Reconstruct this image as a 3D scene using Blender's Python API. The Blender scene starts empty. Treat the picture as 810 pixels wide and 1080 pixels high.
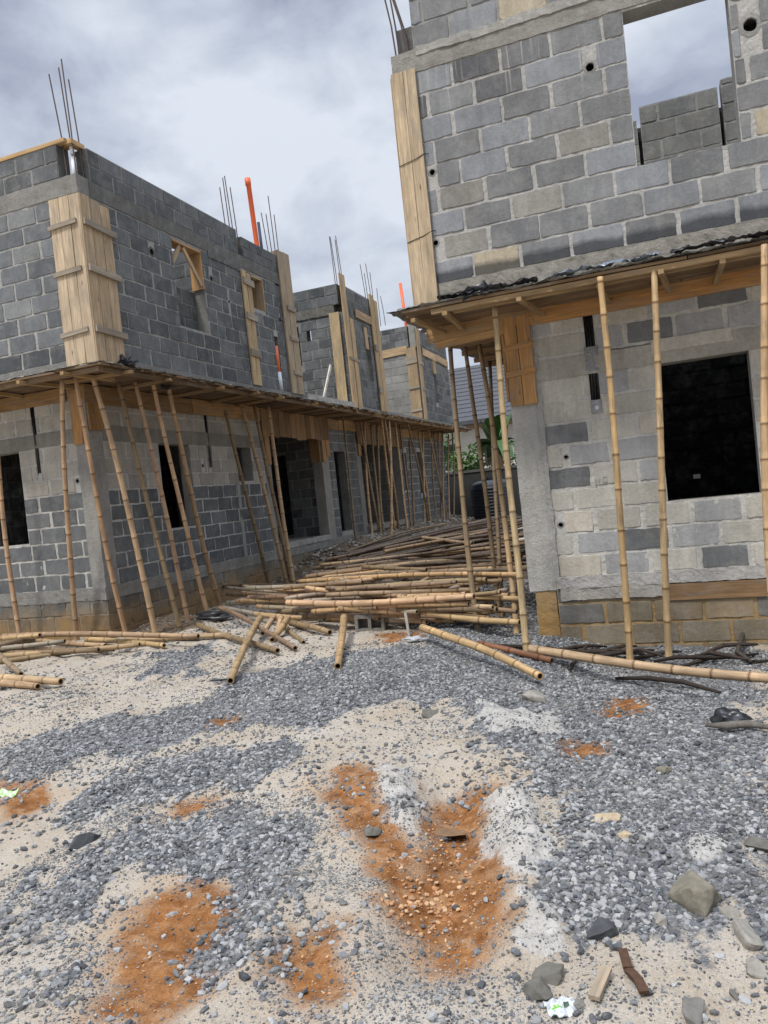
import bpy, bmesh, math, random, json
import numpy as np
from mathutils import Vector, Matrix, noise
DATA = json.loads(r'''{"polys": {"grv": [[[-1.857, 6.955], [-1.417, 7.481], [0.729, 8.074], [0.161, 2.737], [0.018, 2.764], [-0.164, 2.677], [-0.352, 2.697], [-0.543, 2.91], [-0.636, 3.316], [-0.574, 3.873], [-0.92, 4.521], [-1.304, 4.667], [-1.786, 5.719]],
[[-4.304, 6.414], [-3.827, 7.573], [-2.061, 7.799], [-1.558, 5.717], [-2.138, 5.596], [-2.598, 5.009], [-3.26, 4.777]],
[[-5.063, 4.492], [-4.79, 5.482], [-3.982, 5.91], [-3.215, 5.108], [-3.761, 4.552], [-4.172, 4.149], [-4.319, 3.797]],
[[-3.618, 3.565], [-3.364, 4.571], [-2.721, 4.796], [-2.325, 4.44], [-2.658, 3.939], [-3.039, 3.623], [-3.294, 3.223]],
[[-2.945, 2.514], [-2.974, 3.151], [-2.479, 3.554], [-1.929, 3.614], [-1.643, 3.225], [-1.555, 2.743], [-1.728, 2.511], [-2.015, 2.904], [-2.432, 2.841], [-2.438, 2.319], [-2.524, 2.121]],
[[-1.923, 2.683], [-1.792, 2.938], [-1.515, 2.427], [-1.604, 2.244]],
[[-3.731, 10.582], [-2.435, 13.674], [-1.189, 8.597], [0.835, 9.031], [0.688, 7.702], [-1.813, 6.772], [-2.57, 7.426]],
[[-2.474, 2.074], [-2.387, 2.266], [-2.241, 2.066], [-2.302, 1.914]],
[[-6.179, 7.849], [-5.735, 8.325], [-4.732, 6.813], [-5.4, 6.662]],
[[-1.582, 3.432], [-1.329, 3.568], [-1.466, 3.908], [-1.608, 3.768]]], "lat": [[[-2.037, 4.213], [-1.854, 4.288], [-1.608, 3.768], [-1.372, 3.457], [-1.228, 3.281], [-1.193, 3.012], [-1.336, 3.047], [-1.606, 3.429], [-1.903, 3.802]],
[[-1.465, 4.096], [-1.055, 4.129], [-0.981, 3.608], [-0.82, 3.291], [-0.729, 2.688], [-0.786, 2.529], [-0.89, 2.531], [-1.039, 2.664], [-1.313, 3.01], [-1.272, 3.275], [-1.296, 3.572]],
[[-2.352, 2.612], [-2.083, 2.894], [-1.861, 2.657], [-1.79, 2.376], [-1.712, 2.171], [-1.79, 2.015], [-1.985, 1.97], [-2.108, 2.258]],
[[-1.523, 2.579], [-1.379, 2.637], [-1.228, 2.317], [-1.3, 2.214], [-1.452, 2.382]],
[[-4.4, 3.873], [-4.17, 3.974], [-3.843, 3.761], [-3.729, 3.419], [-3.795, 3.308]],
[[-2.869, 3.708], [-2.71, 3.764], [-2.633, 3.6], [-2.726, 3.552]],
[[-0.589, 5.959], [-0.261, 6.316], [-0.238, 5.508], [-0.553, 5.51]],
[[-3.713, 5.373], [-3.509, 5.425], [-3.413, 5.224], [-3.583, 5.174]],
[[-0.728, 4.779], [-0.507, 4.874], [-0.49, 4.624], [-0.704, 4.58]],
[[-10.358, 12.317], [-9.554, 13.234], [-7.514, 10.73], [-7.347, 9.174], [-7.899, 9.328]],
[[-3.441, 8.629], [-2.94, 8.763], [-2.786, 8.097], [-3.129, 7.952]]], "cem": [[[-1.108, 3.966], [-0.848, 4.093], [-0.655, 3.449], [-0.697, 3.182], [-0.954, 3.41]],
[[-0.742, 3.096], [-0.543, 2.91], [-0.536, 2.608], [-0.648, 2.587]],
[[-1.778, 4.187], [-1.534, 4.205], [-1.336, 3.589], [-1.374, 3.478], [-1.587, 3.77]],
[[-0.273, 3.69], [-0.148, 3.655], [-0.168, 3.467], [-0.267, 3.499]],
[[-0.058, 3.571], [0.11, 3.547], [0.062, 3.387], [-0.054, 3.438]],
[[-1.527, 5.59], [-0.875, 5.467], [-0.749, 4.957], [-1.305, 4.941]],
[[-0.595, 3.653], [-0.486, 3.665], [-0.494, 3.516], [-0.577, 3.506]]]}, "props": [["lb", [-9.226, 8.767, 0.0], [-8.983, 8.555, 3.69]], ["lb", [-8.221, 8.838, 0.0], [-7.58, 8.4, 3.69]], ["lb", [-7.609, 9.141, 0.02], [-7.388, 8.457, 3.69]], ["lb", [-7.096, 9.126, 0.018], [-7.259, 8.64, 3.69]], ["lb", [-6.832, 9.373, 0.027], [-7.301, 9.218, 3.69]], ["lb", [-6.918, 9.719, 0.075], [-7.162, 9.424, 3.69]], ["lb", [-6.984, 10.37, 0.014], [-7.112, 9.779, 3.69]], ["lb", [-7.442, 11.422, 0.003], [-7.136, 10.189, 3.69]], ["lbm", [-7.45, 13.175, 0.216], [-7.45, 12.27, 3.503]], ["lbm", [-7.25, 13.541, 0.19], [-7.514, 13.017, 3.69]], ["lbm", [-7.3, 13.78, 0.275], [-7.522, 13.501, 3.69]], ["lbm", [-7.1, 13.538, 0.2], [-7.366, 13.799, 3.69]], ["lbf", [-7.256, 17.337, 0.59], [-7.379, 17.637, 3.69]], ["lbf", [-7.309, 19.086, 0.912], [-7.45, 18.923, 3.625]], ["lbf", [-7.192, 18.926, 0.938], [-7.45, 19.68, 3.613]], ["lbf", [-7.288, 19.39, 0.657], [-7.45, 20.201, 3.639]], ["lbf", [-7.323, 20.34, 0.421], [-7.008, 19.338, 3.69]], ["lbf", [-7.189, 20.27, 0.39], [-6.877, 19.204, 3.69]], ["lbf", [-6.983, 19.073, 0.658], [-6.891, 19.613, 3.69]], ["lbf", [-7.03, 20.637, 0.398], [-7.156, 20.902, 3.69]], ["lbf", [-7.044, 20.939, 0.4], [-7.294, 21.63, 3.69]], ["lbf", [-7.261, 23.411, 0.324], [-6.954, 21.414, 3.69]], ["lbf", [-7.135, 21.596, 0.463], [-7.45, 22.943, 3.271]], ["lbf", [-7.239, 25.413, 0.484], [-7.211, 24.347, 3.69]], ["lbf", [-7.281, 24.443, 0.304], [-7.511, 25.666, 3.69]], ["lbf", [-7.308, 23.765, 0.299], [-7.45, 23.938, 3.61]], ["lbf", [-7.264, 24.888, 0.427], [-7.384, 26.054, 3.69]], ["lbf", [-6.979, 24.274, 0.542], [-7.292, 26.337, 3.69]], ["lbf", [-7.018, 25.459, 0.462], [-7.225, 27.37, 3.69]], ["lbf", [-7.027, 25.003, 0.463], [-7.475, 25.776, 3.69]], ["lbf", [-7.03, 25.092, 0.36], [-7.45, 27.649, 3.66]], ["lbf", [-7.273, 18.493, 0.877], [-7.45, 19.198, 3.64]], ["lbf", [-7.226, 22.824, 0.429], [-7.45, 24.462, 3.632]], ["rb", [-2.216, 8.625, -0.0], [-2.412, 9.491, 3.46]], ["rb", [-2.159, 9.578, 0.0], [-2.285, 9.718, 3.46]], ["rb", [-1.77, 8.595, -0.0], [-2.092, 9.691, 3.46]], ["rb", [-2.133, 9.572, 0.0], [-2.295, 11.22, 3.46]], ["rb", [-1.998, 10.093, -0.0], [-2.422, 12.503, 3.46]], ["rb", [-1.455, 7.493, -0.036], [-1.5, 7.849, 3.46]], ["rb", [-0.522, 7.757, -0.235], [-0.424, 7.515, 3.46]], ["rb", [-0.166, 7.937, -0.24], [0.05, 7.62, 3.46]], ["rb", [0.74, 7.45, -0.25], [0.952, 7.49, 3.46]]], "poles": [["front", [-7.889, 12.157, 0.3], [-3.885, 9.839, 0.36], 0.0352, "tan"], ["front", [-7.288, 11.439, 0.24], [-4.279, 9.873, 0.27], 0.0352, "tan"], ["front", [-4.912, 9.131, 0.36], [-2.161, 8.396, 0.42], 0.045759999999999995, "tan"], ["front", [-6.73, 10.36, 0.17], [-4.395, 9.132, 0.12], 0.0352, "tan"], ["front", [-5.083, 9.315, 0.22], [-3.461, 8.706, 0.3], 0.0352, "tan"], ["front", [-4.477, 8.989, 0.25], [-2.249, 8.446, 0.33], 0.0352, "tan"], ["front", [-4.039, 8.866, 0.3], [-2.064, 8.598, 0.12], 0.044000000000000004, "tan"], ["front", [-4.115, 9.175, 0.1], [-2.857, 8.764, 0.1], 0.0352, "tan"], ["front", [-4.92, 9.192, 0.08], [-4.033, 8.5, 0.06], 0.044000000000000004, "tan"], ["front", [-5.264, 9.508, 0.06], [-4.134, 7.969, 0.05], 0.0352, "tan"], ["front", [-6.543, 10.021, 0.22], [-4.091, 7.667, 0.05], 0.0352, "tan"], ["front", [-6.55, 9.399, 0.08], [-4.242, 7.547, 0.06], 0.039599999999999996, "brown"], ["front", [-3.677, 10.165, 0.5], [-2.764, 10.98, 0.5], 0.044000000000000004, "tan"], ["front", [-3.263, 8.94, 0.38], [-1.846, 8.733, 0.36], 0.0352, "tan"], ["front", [-3.203, 8.731, 0.26], [-1.916, 8.384, 0.26], 0.044000000000000004, "tan"], ["front", [-2.889, 8.679, 0.22], [-1.66, 8.288, 0.123], 0.044000000000000004, "tan"], ["front", [-3.293, 8.943, 0.12], [-2.85, 8.703, 0.1], 0.0352, "tan"], ["front", [-6.445, 10.362, 0.26], [-3.294, 9.002, 0.3], 0.0352, "tan"], ["front", [-6.135, 10.195, 0.33], [-3.129, 8.917, 0.4], 0.0352, "tan"], ["front", [-5.744, 9.995, 0.2], [-2.914, 8.582, 0.25], 0.0352, "tan"], ["front", [-4.738, 9.552, 0.32], [-1.946, 8.346, 0.3], 0.0352, "tan"], ["front", [-4.352, 9.207, 0.42], [-2.193, 8.77, 0.44], 0.0352, "tan"], ["front", [-5.435, 10.054, 0.4], [-2.704, 9.165, 0.48], 0.0352, "tan"], ["front", [-5.745, 9.703, 0.14], [-3.524, 8.89, 0.14], 0.0352, "tan"], ["front", [-4.73, 9.201, 0.16], [-2.57, 8.572, 0.18], 0.0352, "tan"], ["front", [-3.761, 9.216, 0.3], [-1.707, 8.435, 0.22], 0.0352, "tan"], ["front", [-3.899, 9.273, 0.46], [-1.96, 9.038, 0.5], 0.0352, "tan"], ["front", [-4.552, 10.162, 0.5], [-2.403, 9.156, 0.44], 0.0352, "tan"], ["front", [-3.578, 9.485, 0.46], [-2.051, 8.828, 0.3], 0.0352, "tan"], ["front", [-3.462, 8.774, 0.3], [-3.007, 10.27, 0.55], 0.0352, "tan"], ["front", [-3.119, 8.677, 0.3], [-2.349, 9.206, 0.5], 0.0352, "tan"], ["front", [-2.981, 8.827, 0.36], [-2.472, 9.984, 0.5], 0.0352, "tan"], ["front", [-2.809, 8.82, 0.26], [-1.951, 9.206, 0.36], 0.0352, "tan"], ["front", [-4.382, 9.38, 0.24], [-2.493, 8.683, 0.1], 0.0352, "tan"], ["front", [-2.743, 8.738, 0.1], [-1.756, 8.87, 0.2], 0.0352, "tan"], ["front", [-6.802, 10.649, 0.2], [-4.843, 9.741, 0.2], 0.044000000000000004, "tan"], ["front", [-6.788, 11.087, 0.3], [-4.711, 9.945, 0.24], 0.0352, "tan"], ["front", [-5.957, 10.122, 0.194], [-3.349, 9.268, 0.157], 0.03564185321434721, "tan"], ["front", [-4.599, 9.611, 0.5], [-3.378, 10.056, 0.55], 0.03548051169004368, "tan"], ["front", [-5.414, 9.518, 0.106], [-4.318, 9.507, 0.06], 0.026789761478792133, "tan"], ["front", [-6.101, 10.161, 0.284], [-3.0, 9.06, 0.347], 0.028538236261672054, "tan"], ["front", [-3.383, 8.972, 0.208], [-2.236, 9.031, 0.06], 0.03503482564494062, "brown"], ["front", [-4.246, 9.302, 0.473], [-2.096, 8.789, 0.55], 0.03696103558057523, "brown"], ["front", [-4.771, 9.352, 0.35], [-3.128, 9.079, 0.381], 0.026706999994682817, "tan"], ["front", [-3.909, 9.35, 0.287], [-2.021, 8.847, 0.236], 0.0289400577561421, "tan"], ["front", [-4.502, 9.702, 0.401], [-2.344, 8.871, 0.317], 0.030365257527795345, "tan"], ["front", [-5.25, 9.722, 0.492], [-3.884, 9.339, 0.55], 0.034217544508128, "tan"], ["front", [-3.253, 8.891, 0.366], [-1.709, 8.653, 0.331], 0.03650346083734342, "tan"], ["front", [-4.788, 9.483, 0.5], [-3.447, 9.206, 0.348], 0.034932498028976564, "tan"], ["front", [-5.712, 10.202, 0.222], [-2.581, 8.868, 0.408], 0.03598973784345307, "brown"], ["front", [-3.333, 8.987, 0.346], [-1.905, 8.616, 0.42], 0.03251279008993088, "tan"], ["front", [-4.189, 9.515, 0.235], [-2.193, 8.99, 0.123], 0.03676014221656767, "tan"], ["front", [-6.462, 10.634, 0.446], [-4.623, 9.59, 0.408], 0.03389689819826579, "tan"], ["front", [-4.615, 9.796, 0.249], [-2.815, 8.931, 0.432], 0.030722154615421167, "brown"], ["front", [-6.83, 10.728, 0.433], [-4.162, 9.418, 0.445], 0.02929324406436221, "tan"], ["front", [-5.147, 9.538, 0.367], [-3.982, 9.352, 0.441], 0.03215570690562696, "tan"], ["front", [-3.188, 9.032, 0.26], [-2.208, 9.002, 0.112], 0.029948198417843252, "tan"], ["front", [-4.424, 9.36, 0.5], [-2.455, 8.783, 0.55], 0.030039044513754973, "brown"], ["front", [-6.062, 10.041, 0.487], [-4.592, 9.568, 0.531], 0.033508714636223465, "tan"], ["front", [-4.186, 9.522, 0.263], [-2.358, 8.79, 0.407], 0.026958500303980434, "tan"], ["front", [-5.175, 9.977, 0.183], [-3.032, 9.121, 0.267], 0.032027163397278166, "brown"], ["cross", [-5.291, 9.05, 0.2], [-4.051, 6.243, 0.06], 0.044000000000000004, "tan"], ["cross", [-3.87, 8.606, 0.22], [-3.145, 6.716, 0.06], 0.045759999999999995, "tan"], ["cross", [-5.059, 8.995, 0.2], [-5.007, 8.568, 0.07], 0.039599999999999996, "tan"], ["cross", [-4.754, 8.79, 0.2], [-4.648, 8.16, 0.06], 0.045759999999999995, "tan"], ["cross", [-4.929, 8.964, 0.2], [-4.72, 8.42, 0.09], 0.0352, "tan"], ["flat", [-6.725, 8.551, 0.06], [-5.493, 8.583, 0.06], 0.039599999999999996, "tan"], ["lone", [-2.618, 7.809, 0.2], [-1.127, 6.263, 0.05], 0.04224, "tan"], ["edge", [-1.976, 7.653, 0.04], [-1.177, 7.207, -0.05], 0.0352, "red"], ["edge2", [-1.419, 7.474, 0.006], [1.184, 6.207, -0.04], 0.045000000000000005, "light"], ["back", [-6.213, 14.096, 0.624], [-5.424, 20.043, 0.741], 0.025354546753224388, "dark"], ["back", [-5.981, 13.698, 0.65], [-5.496, 19.678, 0.75], 0.02739030404395842, "deep"], ["back", [-5.631, 13.053, 0.651], [-4.678, 18.975, 0.751], 0.02641722262696363, "dark"], ["back", [-5.823, 13.811, 0.6], [-3.481, 18.454, 0.856], 0.025413560171671342, "dark"], ["back", [-5.734, 13.382, 0.606], [-4.202, 19.179, 0.806], 0.034426755212357094, "deep"], ["back", [-5.844, 13.466, 0.587], [-2.274, 16.131, 0.934], 0.026094570388101136, "dark"], ["back", [-5.93, 13.085, 0.632], [-3.978, 18.755, 0.856], 0.03542588664175655, "dark"], ["back", [-5.42, 12.469, 0.648], [-2.997, 17.053, 0.851], 0.03282235517144799, "dark"], ["back", [-5.451, 12.575, 0.589], [-3.376, 18.2, 0.833], 0.024917975273644852, "dark"], ["back", [-6.504, 14.243, 0.573], [-3.784, 19.586, 0.796], 0.03537591872123601, "dark"], ["back", [-5.62, 12.797, 0.574], [-2.137, 15.777, 0.858], 0.02906006075688562, "deep"], ["back", [-6.228, 13.633, 0.592], [-4.117, 19.245, 0.821], 0.02787703834975799, "dark"], ["back", [-5.787, 12.907, 0.593], [-1.962, 15.516, 0.866], 0.032970785015777854, "dark"], ["back", [-5.366, 12.438, 0.579], [-3.207, 17.56, 0.763], 0.032454447449247935, "dark"], ["back", [-6.429, 14.082, 0.536], [-4.414, 19.73, 0.745], 0.02589004101403839, "dark"], ["back", [-5.435, 12.682, 0.569], [-4.083, 18.524, 0.782], 0.02615341628299024, "deep"], ["back", [-5.81, 12.996, 0.566], [-4.533, 18.856, 0.746], 0.034851498258457625, "dark"], ["back", [-5.565, 13.042, 0.532], [-3.231, 16.515, 0.832], 0.03669513531029774, "deep"], ["back", [-5.914, 12.926, 0.58], [-2.644, 14.623, 0.855], 0.028701472738988435, "dark"], ["back", [-5.025, 11.767, 0.598], [-2.627, 14.205, 0.751], 0.031017309082679988, "dark"], ["back", [-5.889, 12.547, 0.617], [-2.573, 15.289, 0.803], 0.03618410119972331, "deep"], ["back", [-6.063, 13.321, 0.54], [-3.322, 16.912, 0.81], 0.035731798722732286, "deep"], ["back", [-5.174, 11.659, 0.608], [-3.148, 14.31, 0.802], 0.03388173046511125, "dark"], ["back", [-5.551, 12.671, 0.554], [-2.281, 12.898, 0.76], 0.03630453911964748, "deep"], ["back", [-6.298, 13.46, 0.527], [-1.923, 12.473, 0.813], 0.03671736922326741, "deep"], ["back", [-5.688, 12.641, 0.575], [-2.49, 13.266, 0.796], 0.0361422575983075, "dark"], ["back", [-5.638, 12.853, 0.531], [-3.215, 15.176, 0.766], 0.02783537427772899, "dark"], ["back", [-5.171, 11.863, 0.595], [-2.563, 14.154, 0.757], 0.035946323759101624, "dark"], ["back", [-6.082, 13.418, 0.503], [-2.472, 14.827, 0.821], 0.026763311494469692, "dark"], ["back", [-5.48, 12.1, 0.579], [-2.687, 14.245, 0.707], 0.03154284836575429, "dark"], ["back", [-5.173, 11.642, 0.589], [-2.248, 12.967, 0.747], 0.03218634353512376, "dark"], ["back", [-5.232, 11.664, 0.589], [-2.507, 13.297, 0.761], 0.035438917135536915, "deep"], ["back", [-5.493, 12.055, 0.505], [-2.584, 14.318, 0.725], 0.025533767947767936, "dark"], ["back", [-5.198, 11.514, 0.562], [-1.828, 14.213, 0.782], 0.026401501254426602, "deep"], ["back", [-5.285, 11.189, 0.587], [-2.344, 12.923, 0.773], 0.02662926185773243, "dark"], ["back", [-6.054, 12.963, 0.488], [-2.395, 12.355, 0.74], 0.030066443814209292, "dark"], ["back", [-5.296, 11.627, 0.562], [-2.58, 11.278, 0.76], 0.025930884601441287, "dark"], ["back", [-5.233, 11.649, 0.572], [-2.362, 13.067, 0.778], 0.027826063062260133, "dark"], ["back", [-5.285, 11.5, 0.547], [-2.984, 14.926, 0.72], 0.025532141646989706, "deep"], ["back", [-5.313, 11.817, 0.562], [-1.836, 13.905, 0.726], 0.028818349896146716, "deep"], ["back", [-6.052, 12.766, 0.485], [-2.501, 13.619, 0.676], 0.02526067811602144, "dark"], ["back", [-5.67, 11.967, 0.489], [-2.74, 12.645, 0.677], 0.02486376948186925, "dark"], ["back", [-5.104, 11.208, 0.562], [-2.63, 13.209, 0.659], 0.034729096129009915, "dark"], ["back", [-5.076, 11.243, 0.565], [-2.014, 11.932, 0.685], 0.03489377021301802, "deep"], ["back", [-5.825, 12.36, 0.471], [-2.941, 13.004, 0.709], 0.02778891656180267, "dark"], ["back", [-5.204, 11.484, 0.486], [-2.157, 12.706, 0.675], 0.03030046026262296, "dark"], ["back", [-5.544, 11.556, 0.484], [-1.948, 10.881, 0.719], 0.028453630345792374, "dark"], ["back", [-5.549, 11.687, 0.507], [-2.398, 13.207, 0.63], 0.027894558209076412, "dark"], ["back", [-5.961, 12.154, 0.513], [-2.096, 12.398, 0.696], 0.033886660563891426, "deep"], ["back", [-5.401, 11.893, 0.467], [-1.66, 10.142, 0.725], 0.03256446362035981, "dark"], ["back", [-5.292, 11.642, 0.463], [-1.66, 10.576, 0.685], 0.03085385135146728, "deep"], ["back", [-5.099, 11.129, 0.516], [-1.773, 11.109, 0.636], 0.025023897683886746, "dark"], ["back", [-5.488, 11.166, 0.507], [-1.66, 10.763, 0.694], 0.030668105959072173, "brown"], ["back", [-5.297, 11.173, 0.516], [-2.29, 12.442, 0.626], 0.025557223999681817, "brown"], ["back", [-5.084, 10.94, 0.488], [-2.261, 11.192, 0.664], 0.03408907170367188, "brown"], ["back", [-5.729, 11.66, 0.494], [-1.695, 11.927, 0.606], 0.025387343693264067, "brown"], ["back", [-5.396, 11.518, 0.482], [-1.66, 11.471, 0.622], 0.03564992725047934, "brown"], ["back", [-5.771, 11.563, 0.478], [-1.66, 10.113, 0.616], 0.027225194550245663, "dark"], ["back", [-5.472, 11.071, 0.512], [-1.66, 11.366, 0.64], 0.03556614180645487, "dark"], ["back", [-5.631, 11.754, 0.473], [-2.035, 11.16, 0.63], 0.0263735129535746, "tan"], ["back", [-5.406, 10.76, 0.518], [-1.742, 11.073, 0.652], 0.03574730005737889, "brown"], ["back", [-5.13, 11.194, 0.451], [-1.81, 11.359, 0.598], 0.025893065450161158, "dark"], ["back", [-5.704, 11.587, 0.458], [-1.66, 10.528, 0.687], 0.03553416396407351, "deep"], ["back", [-4.977, 10.765, 0.491], [-2.163, 11.314, 0.604], 0.03391286987384568, "tan"], ["back", [-5.334, 11.511, 0.446], [-1.961, 10.431, 0.641], 0.03666796889336941, "brown"], ["back", [-5.503, 11.443, 0.434], [-1.667, 10.557, 0.691], 0.030763973675226885, "brown"], ["back", [-5.615, 11.547, 0.445], [-1.958, 11.675, 0.579], 0.027586039474439036, "brown"], ["back", [-5.287, 11.156, 0.446], [-2.128, 10.417, 0.58], 0.025404573260971588, "brown"], ["back", [-5.401, 11.115, 0.433], [-1.66, 10.763, 0.576], 0.029565007924706888, "brown"], ["back", [-5.123, 10.911, 0.493], [-1.731, 9.848, 0.602], 0.03187401436295089, "brown"], ["back", [-5.176, 10.938, 0.412], [-1.66, 10.641, 0.557], 0.03107554427961747, "brown"], ["back", [-5.346, 11.094, 0.403], [-1.804, 9.632, 0.62], 0.027505346532872246, "deep"], ["back", [-5.858, 11.583, 0.408], [-1.807, 9.971, 0.536], 0.03110105992275788, "brown"], ["back", [-5.253, 10.833, 0.49], [-2.0, 9.896, 0.589], 0.03552809603769962, "tan"], ["back", [-4.975, 10.58, 0.442], [-1.699, 10.56, 0.615], 0.029814595544629202, "brown"], ["back", [-5.6, 11.125, 0.458], [-2.074, 10.26, 0.534], 0.034459831154933646, "dark"], ["back", [-5.218, 11.08, 0.409], [-1.715, 9.784, 0.591], 0.028273572718374277, "dark"], ["back", [-5.682, 11.239, 0.399], [-1.793, 9.174, 0.544], 0.027263532603763834, "dark"], ["back", [-5.523, 10.749, 0.455], [-1.66, 8.697, 0.598], 0.03611725653619027, "tan"], ["back", [-5.388, 11.153, 0.417], [-1.68, 9.809, 0.538], 0.02672529480861394, "tan"], ["back", [-5.225, 11.011, 0.413], [-1.66, 9.54, 0.578], 0.034767138343933926, "tan"], ["back", [-5.056, 10.064, 0.465], [-2.302, 10.264, 0.491], 0.029701078542586568, "deep"], ["back", [-5.648, 10.907, 0.447], [-1.66, 9.335, 0.576], 0.028817336647449756, "brown"], ["back", [-5.575, 10.955, 0.37], [-2.091, 9.598, 0.557], 0.0359307823169657, "brown"], ["back", [-5.615, 11.747, 0.6], [-2.466, 11.412, 0.7], 0.03344, "brown"], ["back", [-4.895, 10.169, 0.45], [-2.597, 10.477, 0.55], 0.03344, "brown"], ["back", [-4.402, 10.672, 0.62], [-3.148, 9.846, 0.6], 0.03344, "brown"], ["back", [-4.472, 13.962, 0.78], [-3.048, 12.071, 0.74], 0.03344, "brown"], ["back", [-4.545, 11.998, 0.72], [-3.087, 13.859, 0.8], 0.03344, "brown"], ["left", [-9.693, 8.279, 0.22], [-8.155, 8.08, 0.26], 0.039599999999999996, "tan"], ["left", [-9.175, 8.42, 0.212], [-5.703, 8.177, 0.14], 0.04224, "tan"], ["left", [-6.984, 8.37, 0.094], [-5.548, 8.604, 0.07], 0.039599999999999996, "tan"], ["left", [-8.796, 7.271, 0.16], [-8.399, 8.002, 0.22], 0.044000000000000004, "brown"], ["left", [-9.038, 7.65, 0.148], [-7.649, 7.985, 0.182], 0.039599999999999996, "grey"], ["left", [-8.909, 7.657, 0.064], [-6.448, 7.973, 0.1], 0.039599999999999996, "tan"], ["left", [-8.498, 8.376, 0.14], [-7.005, 7.996, 0.1], 0.039599999999999996, "tan"], ["left", [-7.842, 8.597, 0.076], [-6.14, 8.055, 0.06], 0.039599999999999996, "tan"], ["left", [-8.581, 7.173, 0.05], [-7.485, 7.898, 0.05], 0.0352, "brown"], ["left", [-10.047, 8.661, 0.12], [-8.439, 8.413, 0.12], 0.044000000000000004, "brown"], ["left", [-8.066, 7.165, 0.31], [-7.068, 6.665, 0.07], 0.039599999999999996, "brown"], ["left", [-7.773, 6.416, 0.116], [-6.098, 6.247, 0.08], 0.0484, "tan"], ["left", [-7.53, 6.414, 0.059], [-6.346, 6.185, 0.05], 0.044000000000000004, "tan"], ["left", [-9.255, 7.829, 0.1], [-6.894, 7.743, 0.1], 0.039599999999999996, "brown"], ["left", [-9.17, 8.412, 0.06], [-6.818, 7.929, 0.06], 0.0352, "brown"]], "stones": [["tan", [-0.052, 3.024, 0.0], 0.088, 0.102, "tan"], ["dark", [-0.377, 2.78, 0.0], 0.056, 0.056, "dark"], ["g1", [-0.535, 2.539, 0.0], 0.054, 0.053, "grey"], ["g2", [-0.552, 2.42, 0.0], 0.045, 0.044, "grey"], ["t2", [0.117, 2.793, 0.0], 0.06, 0.072, "tan2"], ["t3", [0.059, 2.934, 0.0], 0.038, 0.037, "tan2"], ["p1", [-2.973, 3.046, 0.0], 0.071, 0.062, "dark"], ["c1", [-1.772, 5.308, 0.0], 0.094, 0.057, "grey"], ["f1", [0.194, 3.54, 0.0], 0.068, 0.048, "grey"], ["lat", [-1.231, 3.623, 0.0], 0.097, 0.026, "brown"], ["b1", [-0.077, 2.398, 0.0], 0.049, 0.05, "grey2"], ["s1", [0.032, 2.54, 0.0], 0.022, 0.026, "grey2"], ["m1", [-1.122, 5.818, -0.01], 0.116, 0.061, "tan2"], ["m2", [-0.172, 4.389, 0.0], 0.044, 0.035, "tan"], ["q1", [-1.534, 3.437, -0.0], 0.048, 0.035, "grey"], ["q2", [-0.424, 3.714, 0.0], 0.061, 0.03, "tan3"], ["q3", [-0.328, 3.509, 0.0], 0.033, 0.034, "tan3"], ["q4", [-0.175, 2.919, 0.0], 0.033, 0.029, "tan2"], ["q5", [-0.416, 2.391, 0.0], 0.02, 0.018, "grey2"], ["q6", [0.12, 2.668, 0.0], 0.04, 0.039, "tan2"]], "pts": {"block": [-3.659, 8.9, 0.0], "sachet": [-0.468, 2.385, 0.0], "wrapper": [-4.153, 3.687, 0.0], "stick": [-0.338, 2.555, 0.0], "stick2": [-0.331, 2.454, 0.0], "strapa": [-0.292, 2.642, 0.0], "strapm": [-0.269, 2.554, 0.0], "strapb": [-0.219, 2.458, 0.0], "bag": [-6.699, 10.04, 0.019], "bag2": [0.226, 5.32, 0.0], "peg": [-2.952, 8.327, -0.0], "flake": [-0.337, 3.527, 0.0], "branchA": [0.835, 9.031, -0.24], "branchB": [0.584, 8.691, -0.24], "branchC": [0.46, 8.026, -0.24], "branchD": [0.542, 7.574, -0.24], "branchE": [0.711, 7.772, -0.24], "barkA": [0.078, 5.164, 0.0], "barkB": [0.423, 5.026, 0.0], "rag": [-2.755, 7.898, 0.0], "tinrod": [-4.317, 6.485, 0.0]}, "char": [[[-1.813, 7.587, 0.0], [-1.094, 7.777, -0.121]],
[[-1.417, 7.481, -0.044], [-0.392, 8.122, -0.24]],
[[-1.121, 8.006, -0.115], [-0.658, 7.978, -0.218]],
[[-0.982, 7.566, -0.15], [-0.304, 8.28, -0.24]],
[[-0.756, 8.081, -0.201], [-0.209, 7.787, -0.24]],
[[-1.225, 7.731, -0.088], [-0.774, 8.33, -0.198]],
[[-0.873, 7.823, -0.176], [-0.474, 8.38, -0.238]],
[[-0.566, 7.939, -0.231], [-0.034, 8.042, -0.24]],
[[-0.296, 7.795, -0.24], [0.286, 7.631, -0.24]],
[[-1.03, 7.224, -0.138], [-0.933, 8.192, -0.162]],
[[-0.041, 7.624, -0.24], [0.648, 8.084, -0.24]],
[[0.049, 7.914, -0.24], [0.519, 7.576, -0.24]],
[[0.186, 8.138, -0.24], [0.664, 8.244, -0.24]],
[[-0.612, 7.191, -0.225], [0.202, 5.927, -0.037]]], "gully": [[-1.282, 4.124], [-1.116, 3.592], [-1.036, 3.051], [-0.977, 2.584]], "cam": [812.0, -0.35667993168209616, -0.020970588981446908, -0.10552408560863562]}''')
rnd = random.Random(11)
C = bpy.context.scene.collection
PI = math.pi
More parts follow.
